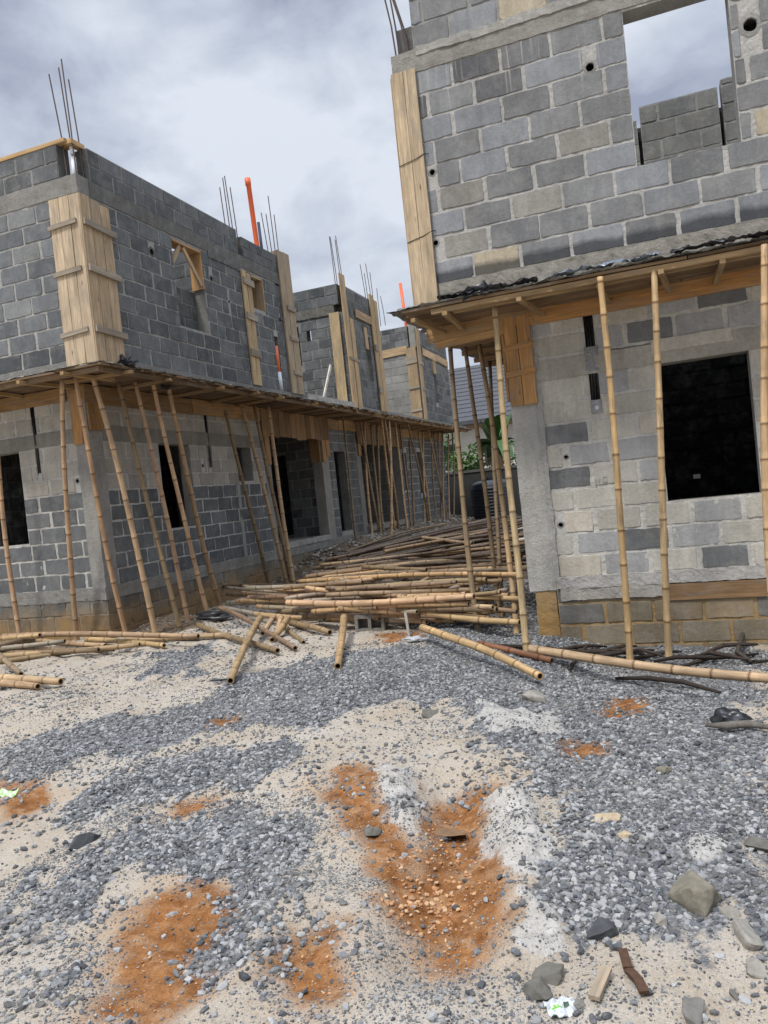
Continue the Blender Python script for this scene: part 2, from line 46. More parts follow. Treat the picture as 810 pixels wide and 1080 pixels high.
# ------------------------------------------------------------------ helpers
class MB:
    """collects faces with a per-face tint and a per-vertex grain coordinate"""
    def __init__(s): s.v=[]; s.f=[]; s.t=[]; s.m=[]; s.g=[]
    def add(s, vs, fs, tint, mat=0, gc=None):
        o=len(s.v); s.v+=[tuple(p) for p in vs]
        s.g+=[tuple(p) for p in (gc if gc is not None else vs)]
        for f in fs:
            s.f.append(tuple(i+o for i in f)); s.t.append(tint); s.m.append(mat)
    def box(s, lo, hi, tint=(.3,.3,.3), mat=0):
        x0,y0,z0=lo; x1,y1,z1=hi
        s.add([(x0,y0,z0),(x1,y0,z0),(x1,y1,z0),(x0,y1,z0),(x0,y0,z1),(x1,y0,z1),(x1,y1,z1),(x0,y1,z1)],
              [(0,3,2,1),(4,5,6,7),(0,1,5,4),(1,2,6,5),(2,3,7,6),(3,0,4,7)],tint,mat)
    def rough(s, lo, hi, step, amp, tint, mat=0, seed=0.):
        """box whose surface is cut up and knocked about like hand-placed concrete"""
        n=[max(1,int((hi[i]-lo[i])/step)) for i in range(3)]
        idx={}; vs=[]
        def vid(i,j,k):
            key=(i,j,k)
            if key not in idx:
                p=Vector((lo[0]+(hi[0]-lo[0])*i/n[0],lo[1]+(hi[1]-lo[1])*j/n[1],lo[2]+(hi[2]-lo[2])*k/n[2]))
                q=p*9+Vector((seed,0,0)); d=noise.noise_vector(q)*amp+noise.noise_vector(q*3.1)*amp*.5
                idx[key]=len(vs); vs.append(p+d)
            return idx[key]
        fs=[]
        for a,b,c,flip in ((0,1,2,0),(1,2,0,0),(2,0,1,0)):
            for side in (0,n[c]):
                for i in range(n[a]):
                    for j in range(n[b]):
                        q=[]
                        for di,dj in ((0,0),(1,0),(1,1),(0,1)):
                            k=[0,0,0]; k[a]=i+di; k[b]=j+dj; k[c]=side; q.append(vid(*k))
                        fs.append(tuple(q if side else q[::-1]))
        s.add(vs,fs,tint,mat)
    def obox(s, p0, p1, side, w, t, tint, mat=0, warp=.004):
        """plank from p0 to p1; side = direction of its width w, t = thickness"""
        p0=Vector(p0);p1=Vector(p1); d=p1-p0; L=d.length; u=d/L
        sd=Vector(side); sd=(sd-u*sd.dot(u)).normalized(); th=u.cross(sd)
        r=[rnd.uniform(0,50) for _ in range(3)]
        vs=[];gc=[]
        nseg=max(1,int(L/.6))
        for k in range(nseg+1):
            off=th*rnd.uniform(-warp,warp)+sd*rnd.uniform(-warp,warp)
            for a,b in ((-1,-1),(1,-1),(1,1),(-1,1)):
                vs.append(p0+d*(k/nseg)+sd*(a*w/2)+th*(b*t/2)+off)
                gc.append((r[0]+L*k/nseg, r[1]+a*w/2, r[2]+b*t/2))
        fs=[(3,2,1,0)]
        for k in range(nseg):
            o=4*k
            for i in range(4):
                j=(i+1)%4; fs.append((o+i,o+j,o+4+j,o+4+i))
        o=4*nseg; fs.append((o,o+1,o+2,o+3))
        s.add(vs,fs,tint,mat,gc)
    def tube(s, pts, r, n=8, tint=(.1,.1,.1), mat=0, cap=True):
        pts=[Vector(p) for p in pts]; rr=r if isinstance(r,(list,tuple)) else [r]*len(pts)
        vs=[];fs=[];gc=[]; L=0
        up=Vector((0,0,1)); T0=(pts[1]-pts[0]).normalized()
        if abs(T0.dot(up))>.9: up=Vector((1,0,0))
        a=T0.cross(up).normalized()
        for i,p in enumerate(pts):
            T=(pts[min(i+1,len(pts)-1)]-pts[max(i-1,0)]).normalized()
            a=(a-T*a.dot(T)).normalized(); b=T.cross(a)
            if i: L+=(p-pts[i-1]).length
            for k in range(n):
                an=2*PI*k/n; vs.append(p+a*(math.cos(an)*rr[i])+b*(math.sin(an)*rr[i])); gc.append((L,math.cos(an)*rr[i],math.sin(an)*rr[i]))
        for i in range(len(pts)-1):
            for k in range(n):
                k2=(k+1)%n; fs.append((i*n+k,i*n+k2,(i+1)*n+k2,(i+1)*n+k))
        if cap:
            fs.append(tuple(range(n-1,-1,-1))); o=(len(pts)-1)*n; fs.append(tuple(range(o,o+n)))
        s.add(vs,fs,tint,mat,gc)
    def build(s, name, mats, parent=None, smooth=False, at=None):
        at=Vector(at) if at is not None else Vector((0,0,0))
        me=bpy.data.meshes.new(name)
        me.from_pydata([tuple(Vector(p)-at) for p in s.v],[],s.f)
        for m in (mats if isinstance(mats,(list,tuple)) else [mats]): me.materials.append(m)
        me.polygons.foreach_set('material_index',s.m)
        a=me.attributes.new('tint','FLOAT_COLOR','FACE')
        a.data.foreach_set('color',[c for t in s.t for c in (t[0],t[1],t[2],1.)])
        g=me.attributes.new('gc','FLOAT_VECTOR','POINT')
        g.data.foreach_set('vector',[c for t in s.g for c in t])
        if smooth: me.polygons.foreach_set('use_smooth',[True]*len(me.polygons))
        me.update()
        o=bpy.data.objects.new(name,me); C.objects.link(o); o.location=at
        if parent: o.parent=parent
        return o
def tag(o,label,cat,group=None):
    o['label']=label; o['category']=cat
    if group: o['group']=group
    return o
def empty(name,loc=(0,0,0)):
    o=bpy.data.objects.new(name,None); C.objects.link(o); o.location=loc; return o
def thing(name,label,cat,group=None):
    return tag(empty(name),label,cat,group)
def jit(c,a):
    k=1+rnd.uniform(-a,a); return (c[0]*k,c[1]*k,c[2]*k)
# ------------------------------------------------------------------ materials
class NT:
    def __init__(s,mat): 
        mat.use_nodes=True; s.t=mat.node_tree; s.n=s.t.nodes; s.l=s.t.links
        s.bsdf=s.n.get('Principled BSDF')
    def N(s,typ,**kw):
        n=s.n.new(typ)
        for k,v in kw.items(): setattr(n,k,v)
        return n
    def lk(s,a,b): s.l.new(a,b)
    def attr(s,name): return s.N('ShaderNodeAttribute',attribute_name=name)
    def noise(s,vec,scale,detail=4,rough=.6,dist=0.):
        n=s.N('ShaderNodeTexNoise'); n.inputs['Scale'].default_value=scale; n.inputs['Detail'].default_value=detail
        n.inputs['Roughness'].default_value=rough; n.inputs['Distortion'].default_value=dist
        if vec is not None: s.lk(vec,n.inputs['Vector'])
        return n.outputs['Fac']
    def mapr(s,x,a,b,c,d,clamp=True):
        n=s.N('ShaderNodeMapRange'); n.clamp=clamp
        for i,v in enumerate((a,b,c,d)): n.inputs[i+1].default_value=v
        s.lk(x,n.inputs[0]); return n.outputs[0]
    def math(s,op,a,b=None,clamp=False):
        n=s.N('ShaderNodeMath',operation=op); n.use_clamp=clamp
        for i,q in enumerate((a,b)):
            if q is None: continue
            if isinstance(q,(int,float)): n.inputs[i].default_value=q
            else: s.lk(q,n.inputs[i])
        return n.outputs[0]
    def mix(s,f,a,b,mode='MIX'):
        n=s.N('ShaderNodeMix',data_type='RGBA',blend_type=mode)
        for i,q in ((0,f),(6,a),(7,b)):
            if isinstance(q,(int,float)): n.inputs[i].default_value=q
            elif isinstance(q,tuple): n.inputs[i].default_value=(q[0],q[1],q[2],1)
            else: s.lk(q,n.inputs[i])
        return n.outputs[2]
    def scalec(s,col,f):
        n=s.N('ShaderNodeVectorMath',operation='SCALE'); s.lk(col,n.inputs[0])
        if isinstance(f,(int,float)): n.inputs['Scale'].default_value=f
        else: s.lk(f,n.inputs['Scale'])
        return n.outputs[0]
    def vmul(s,v,k):
        n=s.N('ShaderNodeVectorMath',operation='MULTIPLY'); s.lk(v,n.inputs[0]); n.inputs[1].default_value=k; return n.outputs[0]
    def bump(s,h,strength,dist,prev=None):
        n=s.N('ShaderNodeBump'); n.inputs['Strength'].default_value=strength; n.inputs['Distance'].default_value=dist
        s.lk(h,n.inputs['Height'])
        if prev is not None: s.lk(prev,n.inputs['Normal'])
        return n.outputs[0]
    def fin(s,col,rough=.9,normal=None,spec=.3):
        if isinstance(col,tuple): s.bsdf.inputs['Base Color'].default_value=(*col,1)
        else: s.lk(col,s.bsdf.inputs['Base Color'])
        if isinstance(rough,(int,float)): s.bsdf.inputs['Roughness'].default_value=rough
        else: s.lk(rough,s.bsdf.inputs['Roughness'])
        s.bsdf.inputs['Specular IOR Level'].default_value=spec
        if normal is not None: s.lk(normal,s.bsdf.inputs['Normal'])
def newmat(name):
    m=bpy.data.materials.new(name); return m,NT(m)
def masonry(name,kind,stain=None):
    m,t=newmat(name)
    geo=t.N('ShaderNodeNewGeometry'); P=geo.outputs['Position']
    col=t.attr('tint').outputs['Color']
    n1=t.noise(P,2.3,5,.65); n2=t.noise(P,26,5,.7); n3=t.noise(P,160,3,.7)
    streak=t.noise(t.vmul(P,(7,7,.8)),1.6,4,.65)
    f=t.math('MULTIPLY',t.mapr(n1,.25,.75,.8,1.2),t.mapr(n2,.2,.8,.8,1.18))
    f=t.math('MULTIPLY',f,t.mapr(n3,.25,.75,.8,1.2))
    f=t.math('MULTIPLY',f,t.mapr(streak,.3,.75,.87,1.1))
    col=t.scalec(col,f)
    # pale lime bloom and brown dirt in patches
    bl=t.mapr(t.noise(P,4.5,6,.75,.2),.48,.82,0,.42); col=t.mix(bl,col,(.42,.41,.38))
    dt=t.mapr(t.noise(P,3.1,6,.7,.3),.52,.85,0,.35); col=t.mix(dt,col,(.17,.145,.105))
    if stain:
        sp=t.N('ShaderNodeSeparateXYZ'); t.lk(P,sp.inputs[0]); z=sp.outputs[2]
    if stain=='ochre':
        k=t.math('ADD',z,t.math('MULTIPLY',t.math('SUBTRACT',t.noise(P,2.2,5,.65),.5),1.1))
        a=t.mapr(k,.15,.6,.85,0); a=t.math('MULTIPLY',a,t.mapr(t.noise(P,9,4,.7),.3,.6,.55,1))
        col=t.mix(a,col,(.33,.2,.075))
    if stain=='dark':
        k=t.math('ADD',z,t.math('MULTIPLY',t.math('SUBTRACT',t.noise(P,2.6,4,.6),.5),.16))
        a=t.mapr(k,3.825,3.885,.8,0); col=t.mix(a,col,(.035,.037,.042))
        d_=t.math('ADD',t.mapr(t.noise(t.vmul(P,(30,30,.9)),1.,4,.6),.56,.66,0,1),0.)
        lim=t.math('ADD',z,t.math('MULTIPLY',t.noise(t.vmul(P,(14,14,.1)),1.,2,.5),1.1))
        col=t.mix(t.math('MULTIPLY',d_,t.mapr(lim,6.05,6.35,0,.75)),col,(.42,.41,.38))
    vor=t.N('ShaderNodeTexVoronoi'); vor.inputs['Scale'].default_value=70; t.lk(P,vor.inputs['Vector'])
    pits=t.mapr(vor.outputs['Distance'],0,.35,0,1)
    if kind=='block':
        b=t.bump(n3,.7,.007); b=t.bump(n2,.5,.014,b); b=t.bump(pits,.25,.006,b)
    else:
        b=t.bump(n3,.6,.008); b=t.bump(t.noise(P,38,5,.75),.7,.02,b); b=t.bump(n2,.4,.02,b)
    t.fin(col,.93,b,.2); return m
M={}
M['block']=masonry('sandcrete block','block'); M['mortar']=masonry('cement mortar','mortar')
M['block_o']=masonry('stained sandcrete block','block','ochre'); M['mortar_o']=masonry('stained mortar','mortar','ochre')
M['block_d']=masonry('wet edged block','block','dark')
M['concrete']=masonry('rough concrete','mortar')
M['concrete_o']=masonry('stained rough concrete','mortar','ochre')
def wood(name):
    m,t=newmat(name); g=t.attr('gc').outputs['Vector']; col=t.attr('tint').outputs['Color']
    grain=t.noise(t.vmul(g,(1.4,34,34)),1.,5,.65,1.2); fine=t.noise(t.vmul(g,(5,170,170)),1.,3,.6)
    blot=t.noise(t.vmul(g,(1.5,5,5)),1.,5,.65)
    f=t.math('MULTIPLY',t.mapr(grain,.3,.7,.62,1.25),t.mapr(fine,.3,.7,.86,1.12))
    f=t.math('MULTIPLY',f,t.mapr(blot,.3,.7,.72,1.2))
    c=t.scalec(col,f)
    c=t.mix(t.mapr(t.noise(t.vmul(g,(2.5,9,9)),1.,5,.7),.5,.7,0,.6),c,(.23,.21,.18))
    vor=t.N('ShaderNodeTexVoronoi'); vor.inputs['Scale'].default_value=1.; t.lk(t.vmul(g,(2.2,7,7)),vor.inputs['Vector'])
    c=t.mix(t.mapr(vor.outputs['Distance'],.02,.1,.75,0),c,(.09,.045,.018))
    b=t.bump(grain,.35,.006); b=t.bump(fine,.3,.003,b)
    t.fin(c,.82,b,.25); return m
M['wood']=wood('sawn timber')
def bamboo():
    m,t=newmat('bamboo'); g=t.attr('gc').outputs['Vector']; col=t.attr('tint').outputs['Color']
    f=t.math('MULTIPLY',t.mapr(t.noise(t.vmul(g,(3,60,60)),1.,4,.6),.3,.7,.75,1.2),t.mapr(t.noise(t.vmul(g,(2.5,9,9)),1.,4,.65),.3,.7,.7,1.25))
    c=t.scalec(col,f)
    c=t.mix(t.mapr(t.noise(t.vmul(g,(4,22,22)),1.,5,.75),.54,.68,0,.6),c,(.14,.11,.085))
    b=t.bump(t.noise(t.vmul(g,(3,90,90)),1.,3,.6),.3,.003)
    t.fin(c,.62,b,.35); return m
M['bamboo']=bamboo()
def plain(name,rough=.6,spec=.4,metal=0.,sc=30,amp=.25,bs=.2):
    m,t=newmat(name); geo=t.N('ShaderNodeNewGeometry'); P=geo.outputs['Position']
    n=t.noise(P,sc,5,.65); c=t.scalec(t.attr('tint').outputs['Color'],t.mapr(n,.25,.75,1-amp,1+amp))
    t.fin(c,rough,t.bump(n,bs,.004),spec); t.bsdf.inputs['Metallic'].default_value=metal; return m
M['plastic']=plain('polythene',.32,.5,0,22,.25,.5); M['pvc']=plain('pvc pipe',.4,.45,0,12,.12,.05)
M['steel']=plain('rusty steel',.75,.3,.3,60,.35,.2); M['black']=plain('black tank plastic',.38,.5,0,6,.2,.02)
M['stone']=plain('field stone',.92,.25,0,24,.3,.8); M['char']=plain('charred wood',.9,.2,0,30,.4,.5)
M['leaf']=plain('leaf',.5,.4,0,5,.35,.1); M['plaster']=plain('painted plaster',.85,.3,0,3,.12,.1)
M['paper']=plain('foil sachet',.35,.5,0,40,.1,.3); M['roofing']=plain('roof sheeting',.7,.3,0,4,.2,.1)
# ------------------------------------------------------------------ ground
def lattice(n,seed):
    r=np.random.RandomState(seed); return r.rand(n,n)
_LT=[lattice(256,s) for s in range(6)]
def vnoise(x,y,k=0):
    T=_LT[k%6]; xi=np.floor(x).astype(int); yi=np.floor(y).astype(int); fx=x-xi; fy=y-yi
    fx=fx*fx*(3-2*fx); fy=fy*fy*(3-2*fy)
    a=T[xi%256,yi%256]; b=T[(xi+1)%256,yi%256]; c=T[xi%256,(yi+1)%256]; d=T[(xi+1)%256,(yi+1)%256]
    return (a*(1-fx)+b*fx)*(1-fy)+(c*(1-fx)+d*fx)*fy
def fbm(x,y,o=4,k=0):
    s=0;a=.5;t=0
    for i in range(o):
        s=s+a*vnoise(x*2**i+17.3*i,y*2**i+5.1*i,k+i); t+=a; a*=.55
    return s/t
def sm(a,b,t):
    t=np.clip((t-a)/(b-a),0,1); return t*t*(3-2*t)
def sdpoly(x,y,P):
    """signed distance, negative inside"""
    P=np.array(P); n=len(P); d=np.full(x.shape,1e9); ins=np.zeros(x.shape,bool)
    for i in range(n):
        a=P[i]; b=P[(i+1)%n]; e=b-a; wx=x-a[0]; wy=y-a[1]
        t=np.clip((wx*e[0]+wy*e[1])/max(e@e,1e-9),0,1)
        d=np.minimum(d,(wx-e[0]*t)**2+(wy-e[1]*t)**2)
        if e[1]!=0:
            c=((a[1]<=y)&(b[1]>y))|((b[1]<=y)&(a[1]>y))
            ins^=c&(x<a[0]+(y-a[1])/e[1]*e[0])
    d=np.sqrt(d); return np.where(ins,-d,d)
def mask(x,y,key,soft=.12,amp=.5,sc=2.2,k=0):
    if key=='grv':      # washed into streaks along the wheel tracks
        p=x*.97+y*.24; q=-x*.24+y*.97
        n=(.4*fbm(p*3.2,q*.9,5,k)+.35*fbm(p*8,q*2.2,4,k+2)+.25*fbm(p*17,q*9,3,k+1)-.5)*amp*1.25
    else: n=(fbm(x*sc,y*sc,5,k)-.5)*amp
    m=np.zeros(x.shape)
    for P in DATA['polys'][key]:
        m=np.maximum(m,sm(soft,-soft,sdpoly(x,y,P)+n))
    return m
def gz(x,y):
    x=np.asarray(x,float); y=np.asarray(y,float)
    z=.25*sm(11,18,y)
    z=z+.42*sm(13.3,16.5,y)*np.exp(-((x+7.3)/.9)**2)*(1-sm(27,29,y))
    z=z-.24*sm(-1.8,-.4,x)*sm(5.5,7.2,y)*(1-sm(14,18,y))
    z=z+.16*np.exp(-((x+7.35)/.5)**2-((y-9.75)/.45)**2)
    near=1-sm(12,16,np.hypot(x+3,y-5))
    G=DATA['gully']; d=np.full(x.shape,9.)
    for a,b in zip(G[:-1],G[1:]):
        ex,ey=b[0]-a[0],b[1]-a[1]; t=np.clip(((x-a[0])*ex+(y-a[1])*ey)/(ex*ex+ey*ey),0,1)
        d=np.minimum(d,np.hypot(x-a[0]-ex*t,y-a[1]-ey*t))
    z=z-.09*np.exp(-(d/.16)**2)+.02*np.exp(-((d-.3)/.1)**2)
    z=z+.09*np.exp(-((x+1.72)/.17)**2-((y-3.85)/.3)**2)      # the small ridge beside the gully
    z=z+near*((fbm(x*1.1,y*1.1,3,1)-.5)*.13+(fbm(x*4.3+y*.8,y*1.6,4,2)-.5)*.07+(fbm(x*9,y*9,3,3)-.5)*.02)
    lat=mask(x,y,'lat',.1,.35,3.,3)
    z=z+near*lat*((fbm(x*14,y*14,3,4)-.55)*.05-.02)
    cem=mask(x,y,'cem',.06,.25,4.,2); z=z+near*cem*(.025+.1*(fbm(x*8,y*8,4,5)-.4))
    return z
def axis(lo,hi,step,far):
    a=list(np.arange(lo,hi,step)); s=step; v=a[-1]
    while v<far: s*=1.25; v+=s; a.append(v)
    s=step; v=a[0]; pre=[]
    while v>-far: s*=1.25; v-=s; pre.append(v)
    return np.array(pre[::-1]+a)
xs=axis(-8.5,2.2,.03,420); ys=axis(1.4,10,.03,420)
X,Y=np.meshgrid(xs,ys); Z=gz(X,Y)
nx,ny=len(xs),len(ys)
me=bpy.data.meshes.new('ground')
vv=np.stack([X,Y,Z],-1).reshape(-1,3)
ii=np.arange(nx*ny).reshape(ny,nx)
ff=np.stack([ii[:-1,:-1],ii[:-1,1:],ii[1:,1:],ii[1:,:-1]],-1).reshape(-1,4)
me.vertices.add(len(vv)); me.vertices.foreach_set('co',vv.ravel())
me.loops.add(ff.size); me.loops.foreach_set('vertex_index',ff.ravel().astype(np.int32))
me.polygons.add(len(ff)); me.polygons.foreach_set('loop_start',np.arange(0,ff.size,4,dtype=np.int32))
me.polygons.foreach_set('use_smooth',np.ones(len(ff),bool))
me.update(calc_edges=True)
MK={k:mask(X,Y,k,*a).ravel() for k,a in (('grv',(.22,1.05,1.6,0)),('lat',(.13,.3,5.,3)),('cem',(.08,.22,7.,2)))}
MK['soil']=(sm(.35,.0,np.minimum.reduce([sdpoly(X,Y,P) for P in ([(-8.2,12.6),(-6.6,13.2),(-6.2,16),(-5.5,20),(-5,29),(-8.5,29)],[(-7.9,9.1),(-7.0,9.2),(-6.9,9.9),(-7.3,10.4),(-7.9,10.4)],[(-5.8,10.6),(-2.0,9.6),(-1.6,14),(-3,18),(-6,15)])])+(fbm(X*2,Y*2,4,1)-.5)*.8)).ravel()  # last patch, under the pole stack, is debris plus painted shadow
MK['lat2']=mask(X,Y,'lat',.42,.5,2.,1).ravel()
for k in MK:
    a=me.attributes.new(k,'FLOAT','POINT'); a.data.foreach_set('value',MK[k].astype(np.float32))
ground=bpy.data.objects.new('ground',me); C.objects.link(ground); ground['kind']='structure'
m,t=newmat('sand gravel and laterite ground'); P=t.N('ShaderNodeNewGeometry').outputs['Position']
n_f=t.noise(P,95,4,.7); n_m=t.noise(P,14,5,.65); n_l=t.noise(P,1.7,5,.6); n_x=t.noise(P,300,2,.6)
sand=t.mix(t.mapr(n_l,.3,.7,0,1),(.42,.35,.265),(.475,.43,.37)); sand=t.mix(t.mapr(n_m,.45,.8,0,.5),sand,(.36,.29,.2))
sand=t.scalec(sand,t.math('MULTIPLY',t.mapr(n_f,.25,.75,.78,1.18),t.mapr(n_x,.3,.7,.82,1.15)))
vor=t.N('ShaderNodeTexVoronoi'); vor.inputs['Scale'].default_value=42; t.lk(P,vor.inputs['Vector'])
hue=t.N('ShaderNodeSeparateColor'); t.lk(vor.outputs['Color'],hue.inputs[0])
grav=t.mix(hue.outputs[0],(.1,.11,.13),(.36,.375,.4)); grav=t.scalec(grav,t.mapr(vor.outputs['Distance'],.2,.8,1.1,.35))
lat=t.mix(t.mapr(n_m,.35,.65,0,1),(.2,.078,.024),(.36,.17,.065)); lat=t.scalec(lat,t.math('MULTIPLY',t.mapr(n_f,.25,.75,.7,1.2),t.mapr(t.noise(P,5,4,.6),.3,.7,.75,1.2)))
lat=t.mix(t.mapr(t.noise(P,7,6,.75,.4),.5,.68,0,.6),lat,t.scalec(t.mix(n_f,(.4,.26,.15),(.46,.35,.24)),t.mapr(n_x,.3,.7,.8,1.15)))
cem=t.scalec(t.mix(t.mapr(n_m,.3,.7,0,1),(.4,.375,.33),(.58,.56,.52)),t.mapr(n_f,.25,.75,.8,1.1))
def edge(k,a=.5,w=.08,nn=None):
    q=t.math('ADD',t.attr(k).outputs['Fac'],t.math('MULTIPLY',t.math('SUBTRACT',nn or n_m,.5),.9)); return t.mapr(q,a-w,a+w,0,1)
halo=t.mapr(t.math('ADD',t.attr('lat2').outputs['Fac'],t.math('MULTIPLY',t.math('SUBTRACT',t.noise(P,4.5,5,.65),.5),1.1)),.12,.85,0,.85); sand=t.mix(halo,sand,t.scalec(t.mix(n_m,(.4,.24,.125),(.47,.33,.21)),t.mapr(n_f,.25,.75,.75,1.15)))
fg=edge('grv',.55,.12,t.noise(P,9,6,.75)); fl=edge('lat',.45,.3,t.math('ADD',t.math('MULTIPLY',n_m,.55),t.math('MULTIPLY',t.noise(P,48,5,.75),.45))); fc=edge('cem',.5,.12)
col=t.mix(t.math('MULTIPLY',fg,.85),sand,grav); col=t.mix(fl,col,lat); col=t.mix(t.math('MULTIPLY',fc,.85),col,cem); so_=edge('soil',.5,.2); col=t.mix(so_,col,t.scalec(t.mix(t.mapr(n_m,.35,.65,0,1),(.085,.06,.04),(.2,.15,.1)),t.mapr(n_f,.25,.75,.7,1.2)))
b=t.bump(n_f,.75,.014); b=t.bump(n_m,.55,.035,b); b=t.bump(t.math('MULTIPLY',vor.outputs['Distance'],fg),.6,.018,b)
t.fin(col,.95,b,.15); me.materials.append(m)
# ------------------------------------------------------------------ loose gravel: countless stones, one object
def rockgroup(name,mat,amp,seeds,sub=1):
    ng=bpy.data.node_groups.new(name,'GeometryNodeTree')
    ng.interface.new_socket('Geometry',in_out='INPUT',socket_type='NodeSocketGeometry')
    ng.interface.new_socket('Geometry',in_out='OUTPUT',socket_type='NodeSocketGeometry')
    N=ng.nodes.new; L=ng.links.new
    gi=N('NodeGroupInput'); go=N('NodeGroupOutput'); J=N('GeometryNodeJoinGeometry')
    def at(nm,ty):
        n=N('GeometryNodeInputNamedAttribute'); n.data_type=ty; n.inputs['Name'].default_value=nm; return n.outputs[0]
    rot=at('rot','FLOAT_VECTOR'); scl=at('scl','FLOAT_VECTOR'); idx=at('var','INT')
    for k,sd in enumerate(seeds):
        ico=N('GeometryNodeMeshIcoSphere'); ico.inputs['Radius'].default_value=1; ico.inputs['Subdivisions'].default_value=sub
        sp=N('GeometryNodeSetPosition'); tn=N('ShaderNodeTexNoise'); tn.noise_dimensions='4D'
        tn.inputs['Scale'].default_value=.85; tn.inputs['Detail'].default_value=1; tn.inputs['W'].default_value=sd
        pos=N('GeometryNodeInputPosition'); L(pos.outputs[0],tn.inputs['Vector'])
        sb=N('ShaderNodeVectorMath'); sb.operation='SUBTRACT'; L(tn.outputs['Color'],sb.inputs[0]); sb.inputs[1].default_value=(.5,.5,.5)
        sc=N('ShaderNodeVectorMath'); sc.operation='SCALE'; L(sb.outputs[0],sc.inputs[0]); sc.inputs['Scale'].default_value=amp
        L(ico.outputs['Mesh'],sp.inputs['Geometry']); L(sc.outputs[0],sp.inputs['Offset'])
        smn=N('GeometryNodeSetMaterial'); smn.inputs['Material'].default_value=mat; L(sp.outputs[0],smn.inputs['Geometry'])
        ip=N('GeometryNodeInstanceOnPoints'); L(gi.outputs[0],ip.inputs['Points']); L(smn.outputs[0],ip.inputs['Instance'])
        cm=N('FunctionNodeCompare'); cm.data_type='INT'; cm.operation='EQUAL'
        ins=[s for s in cm.inputs if s.type=='INT']; L(idx,ins[0]); ins[1].default_value=k
        L(cm.outputs[0],ip.inputs['Selection'])
        e2=N('FunctionNodeEulerToRotation'); L(rot,e2.inputs[0]); L(e2.outputs[0],ip.inputs['Rotation']); L(scl,ip.inputs['Scale'])
        L(ip.outputs[0],J.inputs[0])
    L(J.outputs[0],go.inputs[0]); return ng
def scatter(name,pts,scl,mat,amp,label,cat):
    n=len(pts); me=bpy.data.meshes.new(name); me.vertices.add(n); me.vertices.foreach_set('co',pts.astype(np.float32).ravel())
    r=np.random.RandomState(3)
    a=me.attributes.new('rot','FLOAT_VECTOR','POINT'); a.data.foreach_set('vector',(r.rand(n,3)*np.array([.9,.9,6.28])-np.array([.45,.45,0])).astype(np.float32).ravel())
    a=me.attributes.new('scl','FLOAT_VECTOR','POINT'); a.data.foreach_set('vector',scl.astype(np.float32).ravel())
    a=me.attributes.new('var','INT','POINT'); a.data.foreach_set('value',r.randint(0,5,n).astype(np.int32))
    o=bpy.data.objects.new(name,me); C.objects.link(o)
    md=o.modifiers.new('stones','NODES'); md.node_group=rockgroup(name+' stones',mat,amp,[1.3,4.7,9.1,14.2,22.8])
    me.materials.append(mat)
    o['kind']='stuff'; tag(o,label,cat); return o
def stonemat(name,c0,c1,c2):
    m,t=newmat(name); oi=t.N('ShaderNodeObjectInfo'); P=t.N('ShaderNodeNewGeometry').outputs['Position']
    cr=t.N('ShaderNodeValToRGB'); t.lk(oi.outputs['Random'],cr.inputs[0]); e=cr.color_ramp.elements
    e[0].color=(*c0,1); e[1].color=(*c2,1); q=cr.color_ramp.elements.new(.55); q.color=(*c1,1)
    n=t.noise(P,120,3,.65); c=t.scalec(cr.outputs[0],t.mapr(n,.25,.75,.8,1.2))
    c=t.mix(t.mapr(t.noise(P,30,3,.6),.45,.75,0,.4),c,(.34,.305,.25)); c=t.mix(t.mapr(t.noise(P,.9,4,.6),.5,.75,0,.35),c,(.33,.3,.255))     # dust
    t.fin(c,.88,t.bump(n,.4,.004),.3); return m
R=np.random.RandomState(5)
def inview(x,y):
    # keep to the patch of ground the photograph shows, with a margin
    an=np.arctan2(x,y); return (an>-1.15)&(an<.36)
def sample(n,x0,x1,y0,y1):
    x=R.uniform(x0,x1,n); y=R.uniform(y0,y1,n); k=inview(x,y); return x[k],y[k]
def gravel_at(n,region,smin,smax,dens):
    x,y=sample(n,*region); g=mask(x,y,'grv',.22,1.05,1.6,0); l=mask(x,y,'lat',.13,.3,5.,3); c=mask(x,y,'cem',.08,.22,7.,2)
    cl=fbm(x*3.5,y*3.5,4,5); fs=fbm((x*.97+y*.24)*11,(y*.97-x*.24)*3.,4,3); d=sm(.27,.86,g+(cl-.5)*.8+(fs-.5)*.9)*(1-.93*l)*(1-.95*c)*(1-.75*sm(.55,.7,fbm(x*1.7+3,y*1.7,5,2)))
    sp=(.045+.14*sm(.52,.7,fbm(x*2.2,y*2.2,4,2)))*(1-.6*l)
    k=R.rand(len(x))<np.maximum(d*dens,sp); x=x[k]; y=y[k]
    s=smin+(smax-smin)*R.rand(len(x))**2.6
    keep=~(((x>-1.55)&(y>8.56))|((x<-7.8)&(y>9.05)))
    x,y,s=x[keep],y[keep],s[keep]
    z=gz(x,y)+s*.18
    sc=np.stack([s*R.uniform(.8,1.35,len(s)),s*R.uniform(.65,1.,len(s)),s*R.uniform(.4,.75,len(s))],1)
    return np.stack([x,y,z],1),sc
def grit_at(n,region,smin,smax):
    x,y=sample(n,*region); l=mask(x,y,'lat',.13,.3,5.,3); c=fbm(x*3,y*3,4,1); k=R.rand(len(x))<(.25+.75*sm(.45,.6,c))*(1-.95*l); x=x[k];y=y[k]
    s=smin+(smax-smin)*R.rand(len(x))**2; sc=np.stack([s*R.uniform(.8,1.3,len(s)),s*R.uniform(.7,1,len(s)),s*R.uniform(.5,.8,len(s))],1)
    return np.stack([x,y,gz(x,y)+s*.2],1),sc
